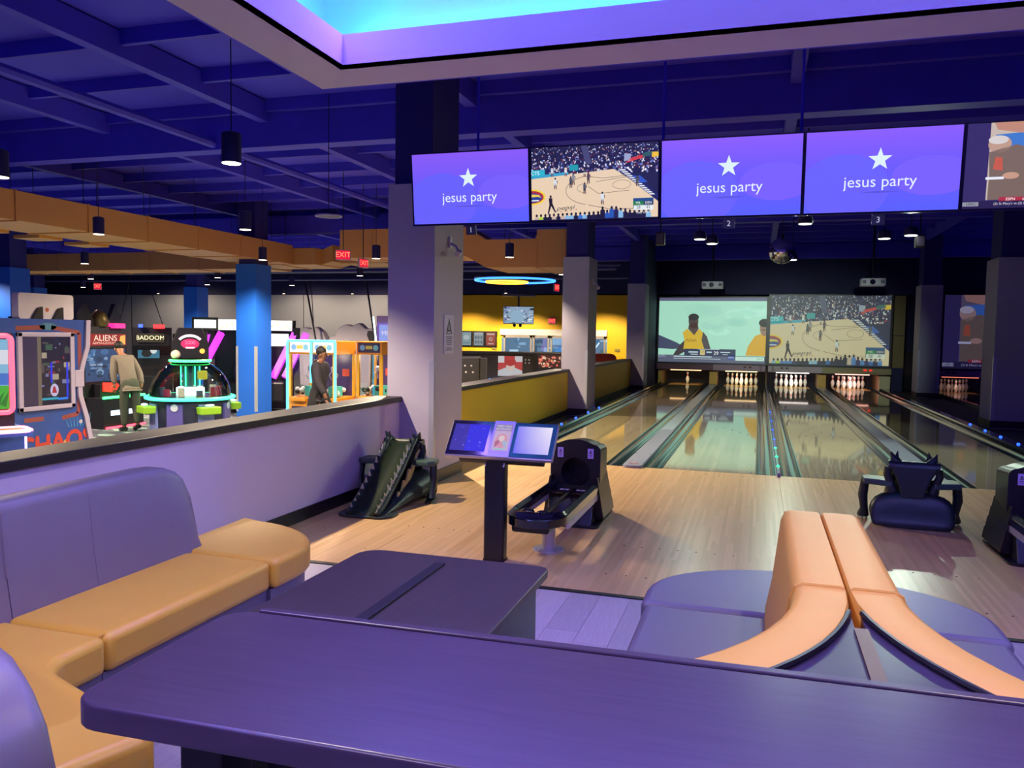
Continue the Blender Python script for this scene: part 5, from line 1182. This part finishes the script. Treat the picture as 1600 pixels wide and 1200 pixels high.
# claw machines
def claw(loc, w, label, n, trim, head_lit):
    t = thing('claw_machine', label, 'claw machine', loc, 0, 'claw machines')
    m_or = M('claw_orange', '#d88a28', .4, var=.08)
    MB().box(0, w, 0, .85, 0, .70).build('base_cabinet', m_or, t, bevel=.01)
    MB().box(0, w, 0, .85, 1.56, 1.83).build('header', m_or, t, bevel=.01)
    for x in (0, w-.06):
        for y in (0, .79): MB().box(x, x+.06, y, y+.06, .70, 1.56).build('corner_post', M('claw_yellow', '#e8b030', .4), t)
    MB().box(.06, w-.06, .80, .82, .70, 1.56).build('back_mirror', M('claw_back', '#4a3f78', .3), t)
    for i in range(n):
        a, b = w*i/n+.04, w*(i+1)/n-.04
        p = Pic(b-a, .20, '#fff2ea' if head_lit else '#3a2a58'); q = b-a
        p.up(); p.ell(q*.2, .1, .06, .06, '#8ab8e8', 10); p.ell(q*.8, .1, .06, .06, '#8ac8d8', 10); p.rect(q*.35, .07, q*.65, .14, '#f0c860')
        p.build('header_sign', PRINT(1.25 if head_lit else .4), t, (a, -.006, 1.60))
        MB().box(a, b, .02, .024, .72, 1.55).build('pane', GLASS('claw_glass', '#f4f6fa', .03), t)
        MB().box(a+.05, b-.05, -.02, 0, .18, .52).build('coin_door', M('claw_door', '#3a3048', .4), t); MB().box(a+.14, a+.26, -.03, -.02, .36, .44).build('card_reader', E('reader_white', '#ffe8e8', 1.2), t)
        MB().box(a+.05, b-.05, -.10, .02, .62, .70).build('control_shelf', m_or, t, bevel=.02)
        MB().cyl(((a+b)/2, .4, 1.56), ((a+b)/2, .4, 1.30), .015, n=6).build('claw_cable', m_cab, t)
        MB().lathe([(.02, 0), (.06, -.03), (.05, -.10), (.01, -.12)], 10, ((a+b)/2, .4, 1.32)).build('claw_head', m_steel, t)
        for k in range(3): a3 = 2*PI*k/3; MB().tube([((a+b)/2+.03*math.cos(a3), .4+.03*math.sin(a3), 1.22), ((a+b)/2+.10*math.cos(a3), .4+.10*math.sin(a3), 1.14), ((a+b)/2+.05*math.cos(a3), .4+.05*math.sin(a3), 1.05)], .01, 6).build('claw_finger', m_steel, t)
        MB().box((a+b)/2+.05, b-.02, .1, .4, .72, .92).build('prize_chute', M('chute_teal', '#58c8c0', .3), t)
        MB().box((a+b)/2-.02, (a+b)/2+.14, .795, .80, 1.1, 1.25).build('price_card', M('price_red', '#d85a48', .5), t)
    R = random.Random(len(label)); pw, pb = MB(), MB()
    for i in range(60): (pw if i % 2 else pb).ball((R.uniform(.08, w-.08), R.uniform(.08, .7), .74+R.uniform(0, .12)), .05, 7, 5)
    for mb, nm, mm in ((pw, 'white_prizes', M('prize_white', '#e8e4e8', .5)), (pb, 'black_prizes', M('prize_black', '#201c28', .5))):
        o = mb.build(nm, mm, t, smooth=60); o['kind'] = 'stuff'
    l = bpy.data.lights.new('claw_lamp', 'POINT'); l.energy = 9; l.color = (1, .8, .6); l.shadow_soft_size = .1; lo = bpy.data.objects.new('claw_lamp', l); COL.objects.link(lo); lo.parent = t; lo.location = (w/2, .3, 1.5)
    if trim:
        for x in (-.01, w/2, w+.01): neon([(x, -.02, .05 if x != w/2 else 1.0), (x, -.02, 1.80)], .024, E('neon_cyan', '#4ad2ff', 4), t)
        neon([(-.01, -.02, 1.83), (w+.01, -.02, 1.83)], .024, E('neon_cyan', '#4ad2ff', 4), t)
    return t
claw((-9.02, 13.98, AZ), 1.06, 'double claw machine outlined in cyan neon, orange body', 2, True, True)
claw((-7.91, 14.75, AZ), .58, 'single orange claw machine with dark header, right of neon one', 1, False, False)
# rock cutout behind
pts = [(-18.3, AZ), (-18.3, .9), (-17.9, 1.55), (-17.6, 1.5), (-17.3, 1.72), (-17.05, 1.65), (-16.8, 1.74), (-16.5, 1.55), (-16.3, 1.2), (-16.1, 1.4), (-15.95, 1.38), (-15.8, 1.7), (-15.5, 1.85), (-15.2, 1.78), (-14.9, 1.9), (-14.6, 1.68), (-14.2, 1.75), (-13.9, 1.55), (-13.6, 1.72), (-13.45, 1.3), (-13.2, 1.0), (-13.25, .7), (-12.9, .2), (-12.6, AZ)]
t = thing('rock_cutout', 'pale grey rock shaped scenery board behind the claw machines', 'scenery', (0, 26.0, 0))
MB().prism([(x*.93, z) for x, z in pts], 0, .35, 'y').build('board', M('rock_grey', '#a29aa8', .7, var=.1, scale=3), t, bevel=.04)
MB().prism([(x*.93+.6, z*.72-.1 if z > 0 else z) for x, z in pts[2:18]] + [(-11.9, AZ), (-16.0, AZ)], -.25, 0, 'y').build('front_layer', MATS['rock_grey'], t, bevel=.04)
neon([(-12.35, -.3, .95), (-12.25, -.3, .55), (-11.98, -.3, .15), (-11.75, -.3, -.2)], .03, E('neon_aqua', '#40e0e8', 3), t); MB().box(-12.6, -12.5, -.27, -.25, .0, .08).build('socket', m_cab, t)
# cabinets around the first column
t = thing('arcade_cabinet', 'tall black cabinet with violet lit side at the column edge', 'arcade cabinet', (-8.33, 16.7, AZ), math.radians(20))
MB().prism([(-.30, 0), (-.05, 0), (-.05, 2.05), (-.34, 2.05), (-.36, 1.95), (-.26, 1.7)], .3, .9, 'y').build('rear_tower', m_cab, t)
MB().box(-.12, .5, .2, .8, .95, 2.4).build('marquee_box', M('marquee_violet', '#4a3a78', .4), t)
p = Pic(.56, 1.2, '#6a4ab8'); p.rect(.04, .75, .52, 1.15, '#8aa0f0'); p.up(); p.text('MEGA', .28, .95, .14, '#e8e0ff'); p.rect(.06, .1, .5, .6, '#8a50c8'); p.rect(.1, .3, .4, .36, '#e8d0f0'); p.build('screen', PRINT(.9), t, (-.10, .195, 1.05))
neon([(-.13, .19, 1.2), (-.14, .19, 1.9), (-.2, .19, 2.38)], .02, E('neon_white', '#d8f4ff', 3), t)
MB().prism(rrect(-.12, .55, .92, 1.5, .03), -.1, .12, 'y').build('seat_back', m_cab, t); MB().box(-.22, .55, -.15, .3, .55, .92).build('dash', m_cab, t, bevel=.04); MB().box(.02, .5, -.16, -.15, .78, .86).build('blue_light', E('slot_blue', '#40a8ff', 2.5), t); MB().box(-.19, -.08, -.16, -.15, .72, .82).build('round_button', E('button_cream', '#ffe8c0', 1.2), t)
t = thing('racing_cabinet', 'black bolted cabinet back behind the yellow low wall, nearest', 'arcade cabinet', (-4.98, 14.15, AZ), math.radians(17))
MB().box(-.45, -.02, 0, .6, 0, 1.58).build('body', m_cab, t, bevel=.02); MB().box(-.02, .10, .05, .5, 0, 1.56).build('side_panel', m_cab, t)
for q in ((-.30, 1.42), (-.18, 1.42), (-.28, 1.30), (-.15, 1.30)): MB().cyl((q[0], -.008, q[1]), (q[0], 0, q[1]), .018, n=8).build('bolt', m_steel, t)
t = thing('racing_cabinet', 'long black cabinet with red and white figure picture panel', 'arcade cabinet', (-4.85, 17.35, AZ), math.radians(17))
MB().box(-1.62, .0, 0, .7, 0, 1.56).build('body', m_cab, t, bevel=.02); MB().box(-1.65, .02, -.02, .72, 1.56, 1.62).build('top_board', m_cab, t)
p = Pic(.55, .45, '#c43a40'); p.rect(0, .3, .14, .45, '#e0dce0'); p.rect(.38, .32, .55, .45, '#d8d4d8'); p.poly([(0, 0), (0, .12), (.2, .2), (.35, .2), (.55, .12), (.55, 0)], '#ccd0d8'); p.up(); p.ell(.28, .22, .10, .11, '#e0ccc4', 12); p.up(); p.poly([(.16, .26), (.16, .36), (.4, .36), (.4, .26), (.28, .22)], '#b82a30'); p.build('picture_panel', PRINT(.7), t, (-.80, -.003, 1.08))
for q in ((-.18, 1.45), (-.10, 1.45), (-.18, 1.38), (-.10, 1.38), (-1.3, 1.5)): MB().cyl((q[0], -.01, q[1]), (q[0], 0, q[1]), .015, n=8).build('bolt', m_steel, t)
MB().box(-1.0, -.55, -.10, -.02, .96, 1.02).build('blue_light', E('slot_blue', '#40a8ff', 2.5), t)
t = thing('racing_cabinet', 'dark cabinet with fiery red picture screen left of second column', 'arcade cabinet', (-4.95, 20.45, AZ), math.radians(17))
MB().box(-.80, .25, 0, .7, 0, 1.56).build('body', m_cab, t, bevel=.02)
p = Pic(.75, .34, '#3a1418'); R = random.Random(3)
for i in range(60): a, b = R.uniform(0, .7), R.uniform(0, .26); p.rect(a, b, a+R.uniform(.02, .07), b+R.uniform(.01, .08), R.choice(['#c84a40', '#f0a880', '#e87060', '#5a1c20', '#f8d0b0', '#2a1012']))
p.build('screen', PRINT(.9), t, (-.62, -.003, 1.16)); MB().box(-.7, -.1, -.12, -.02, .98, 1.03).build('blue_light', E('slot_blue', '#40a8ff', 2.5), t)
t = thing('air_hockey_table', 'rounded red topped game table right of the second column', 'game table', (-4.75, 25.75, AZ), math.radians(15))
MB().box(-.7, .25, -.4, .6, .3, 1.10).build('body', m_cab, t, bevel=.03); MB().prism(rrect(-.75, .30, 1.10, 1.44, (.02, .02, .16, .16)), -.45, .65, 'y').build('red_top', M('table_red', '#b8301c', .3), t, bevel=.02); MB().box(-.6, .25, -.47, -.45, 1.12, 1.18).build('edge_light', M('edge_cream', '#e0d0b0', .4), t)
for x in (-.55, .12): MB().box(x, x+.1, -.3, .5, 0, .3).build('leg', m_cab, t)

# ================================================================ people
def skin(name, joints, bones, mat, parent, sub=2):
    ks = list(joints); me = bpy.data.meshes.new(name); me.from_pydata([joints[k][:3] for k in ks], [(ks.index(a), ks.index(b)) for a, b in bones], [])
    me.materials.append(mat); o = bpy.data.objects.new(name, me); COL.objects.link(o); o.parent = parent
    md = o.modifiers.new('skin', 'SKIN'); md.use_smooth_shade = True
    lay = me.skin_vertices[0] if me.skin_vertices else None
    if lay is None:
        bm = bmesh.new(); bm.from_mesh(me); bm.verts.layers.skin.verify(); bm.to_mesh(me); bm.free(); lay = me.skin_vertices[0]
    for i, k in enumerate(ks):
        r = joints[k][3]; lay.data[i].radius = (r, r if len(joints[k]) < 5 else joints[k][4]); lay.data[i].use_root = (i == 0)
    sb = o.modifiers.new('subdivision', 'SUBSURF'); sb.levels = sub; sb.render_levels = sub
    return o
def person(loc, rz, label, J, coat, trou, skin_m, hair_m, hood=False, hat=False):
    t = thing('person', label, 'person', loc, rz)
    B = [('pelvis', 'waist'), ('waist', 'chest'), ('chest', 'neck'), ('neck', 'head'), ('head', 'crown')]
    for s in 'lr': B += [('chest', s+'sho'), (s+'sho', s+'elb'), (s+'elb', s+'wri'), (s+'wri', s+'palm'), ('pelvis', s+'hip'), (s+'hip', s+'kne'), (s+'kne', s+'ank'), (s+'ank', s+'toe')]
    skin('body', J, B, skin_m, t)
    for s in 'lr':      # five fingers on each hand
        p = Vector(J[s+'palm'][:3]); w = Vector(J[s+'wri'][:3]); d = (p-w).normalized(); sd = d.cross(Vector((0, 0, 1) if abs(d.z) < .8 else (0, 1, 0))).normalized(); nn = sd.cross(d)
        fg = MB()
        for k, ln in enumerate((.070, .078, .072, .058)):
            b = p+sd*(.027-.018*k)+d*.02; fg.tube([b, b+d*ln*.55, b+d*ln*.85-nn*ln*.4], [.009, .0085, .007], 6)
        b = w+sd*.03+d*.02; fg.tube([b, b+sd*.03+d*.03, b+sd*.03+d*.06], [.011, .010, .008], 6)
        fg.build('fingers', skin_m, t, smooth=60)
    up = {k: (*v[:3], v[3]*1.28+.012, (v[4] if len(v) > 4 else v[3])*1.22+.012) for k, v in J.items() if k in ('pelvis', 'waist', 'chest', 'lsho', 'lelb', 'lwri', 'rsho', 'relb', 'rwri')}
    up['hem'] = (J['pelvis'][0], J['pelvis'][1]+.01, .84, .15, .125)
    skin('jacket', up, [('pelvis', 'hem')] + [b for b in B if b[0] in up and b[1] in up], coat, t)
    lo = {k: (*v[:3], v[3]*1.2+.01, (v[4] if len(v) > 4 else v[3])*1.2+.01) for k, v in J.items() if k in ('pelvis', 'lhip', 'lkne', 'lank', 'rhip', 'rkne', 'rank')}
    lo['belt'] = (J['pelvis'][0], J['pelvis'][1]*.5+J['waist'][1]*.5, 1.06, .13, .11)
    skin('trousers', lo, [('pelvis', 'belt')] + [b for b in B if b[0] in lo and b[1] in lo], trou, t)
    for s in 'lr':
        a, b = Vector(J[s+'ank'][:3]), Vector(J[s+'toe'][:3]); d = (b-a); d.z = 0; d.normalize()
        MB().tube([a-d*.07+Vector((0, 0, -.035)), a+Vector((0, 0, -.03)), b+Vector((0, 0, .0)), b+d*.06], [.04, .05, .045, .025], 10).build('shoe', m_cab, t, smooth=60)
    h = Vector(J['head'][:3]); c = Vector(J['crown'][:3]); f = Vector((0, -1, 0))
    MB().ball(h*.45+c*.55+Vector((0, .022, .02)), .098, 14, 10, (.86, .95, 1.0)).build('hair', hair_m, t, smooth=60)
    MB().cyl(h+f*.085+Vector((0, 0, .015)), h+f*.115+Vector((0, 0, -.015)), .012, .017, 8).build('nose', skin_m, t, smooth=60)
    for s in (-1, 1):
        MB().ball(h+Vector((s*.032, -.088, .025)), .010, 8, 6).build('eye', m_cab, t); MB().ball(h+Vector((s*.082, .005, .0)), .028, 8, 6, (.4, .7, 1.1)).build('ear', skin_m, t, smooth=60)
    MB().box(h.x-.022, h.x+.022, h.y-.094, h.y-.085, h.z-.05, h.z-.043).build('mouth', M('lip_brown', '#6a3a34', .5), t)
    if hood: MB().tube([(.10*math.cos(a), .015+.05*math.sin(a), J['neck'][2]-.02) for a in [PI*i/8 for i in range(9)]], .042, 10).build('hood', coat, t, smooth=60)
    return t
def pose(lean=0.0, stride=.25, armswing=.2, rest=None):
    y = lambda z: -lean*max(0, z-.95)/.6
    J = dict(pelvis=(0, 0, .95, .125, .10), waist=(0, y(1.1), 1.12, .12, .095), chest=(0, y(1.36), 1.36, .145, .105), neck=(0, y(1.5)-.01, 1.50, .05), head=(0, y(1.62)-.03, 1.60, .078, .09), crown=(0, y(1.7)-.02, 1.69, .075, .085))
    for s, q in (('l', 1), ('r', -1)):
        k = stride*q; a = -armswing*q
        J[s+'sho'] = (q*.17, y(1.42), 1.42, .062); J[s+'elb'] = (q*.23, y(1.2)-a*.5+.02, 1.14, .047); J[s+'wri'] = (q*.22, y(1.0)-a-.05, .92, .032); J[s+'palm'] = (q*.215, y(1)-a-.07, .84, .030, .018)
        J[s+'hip'] = (q*.095, -k*.1, .88, .092); J[s+'kne'] = (q*.10, -k*.62-.03, .50+abs(k)*.02, .062); J[s+'ank'] = (q*.10, -k*1.25+.03 if k > 0 else -k*1.35+.02, .09 if k >= 0 else .14, .04); J[s+'toe'] = (q*.105, J[s+'ank'][1]-.15, .035 if k >= 0 else .05, .032)
    if rest: J.update(rest)
    return J
m_sk = M('skin_brown', '#6b4632', .5, var=.05); m_hr = M('hair_black', '#120e10', .6)
person((-7.47, 12.55, AZ), math.radians(95), 'person in a dark hooded top walking right past the claw machines', pose(.03, .27, .16), M('hoodie_plum', '#1d1724', .8, var=.1), M('trousers_black', '#15131b', .8), m_sk, m_hr, hood=True)
J = pose(.42, .06, -.10); 
person((-11.75, 12.70, AZ), math.radians(-115), 'person in a tan jacket leaning at the shooter cabinet, seen from behind', J, M('jacket_tan', '#6a6258', .8, var=.15), M('trousers_olive', '#3d4238', .8), M('skin_tan', '#9a6a4e', .5), m_hr)
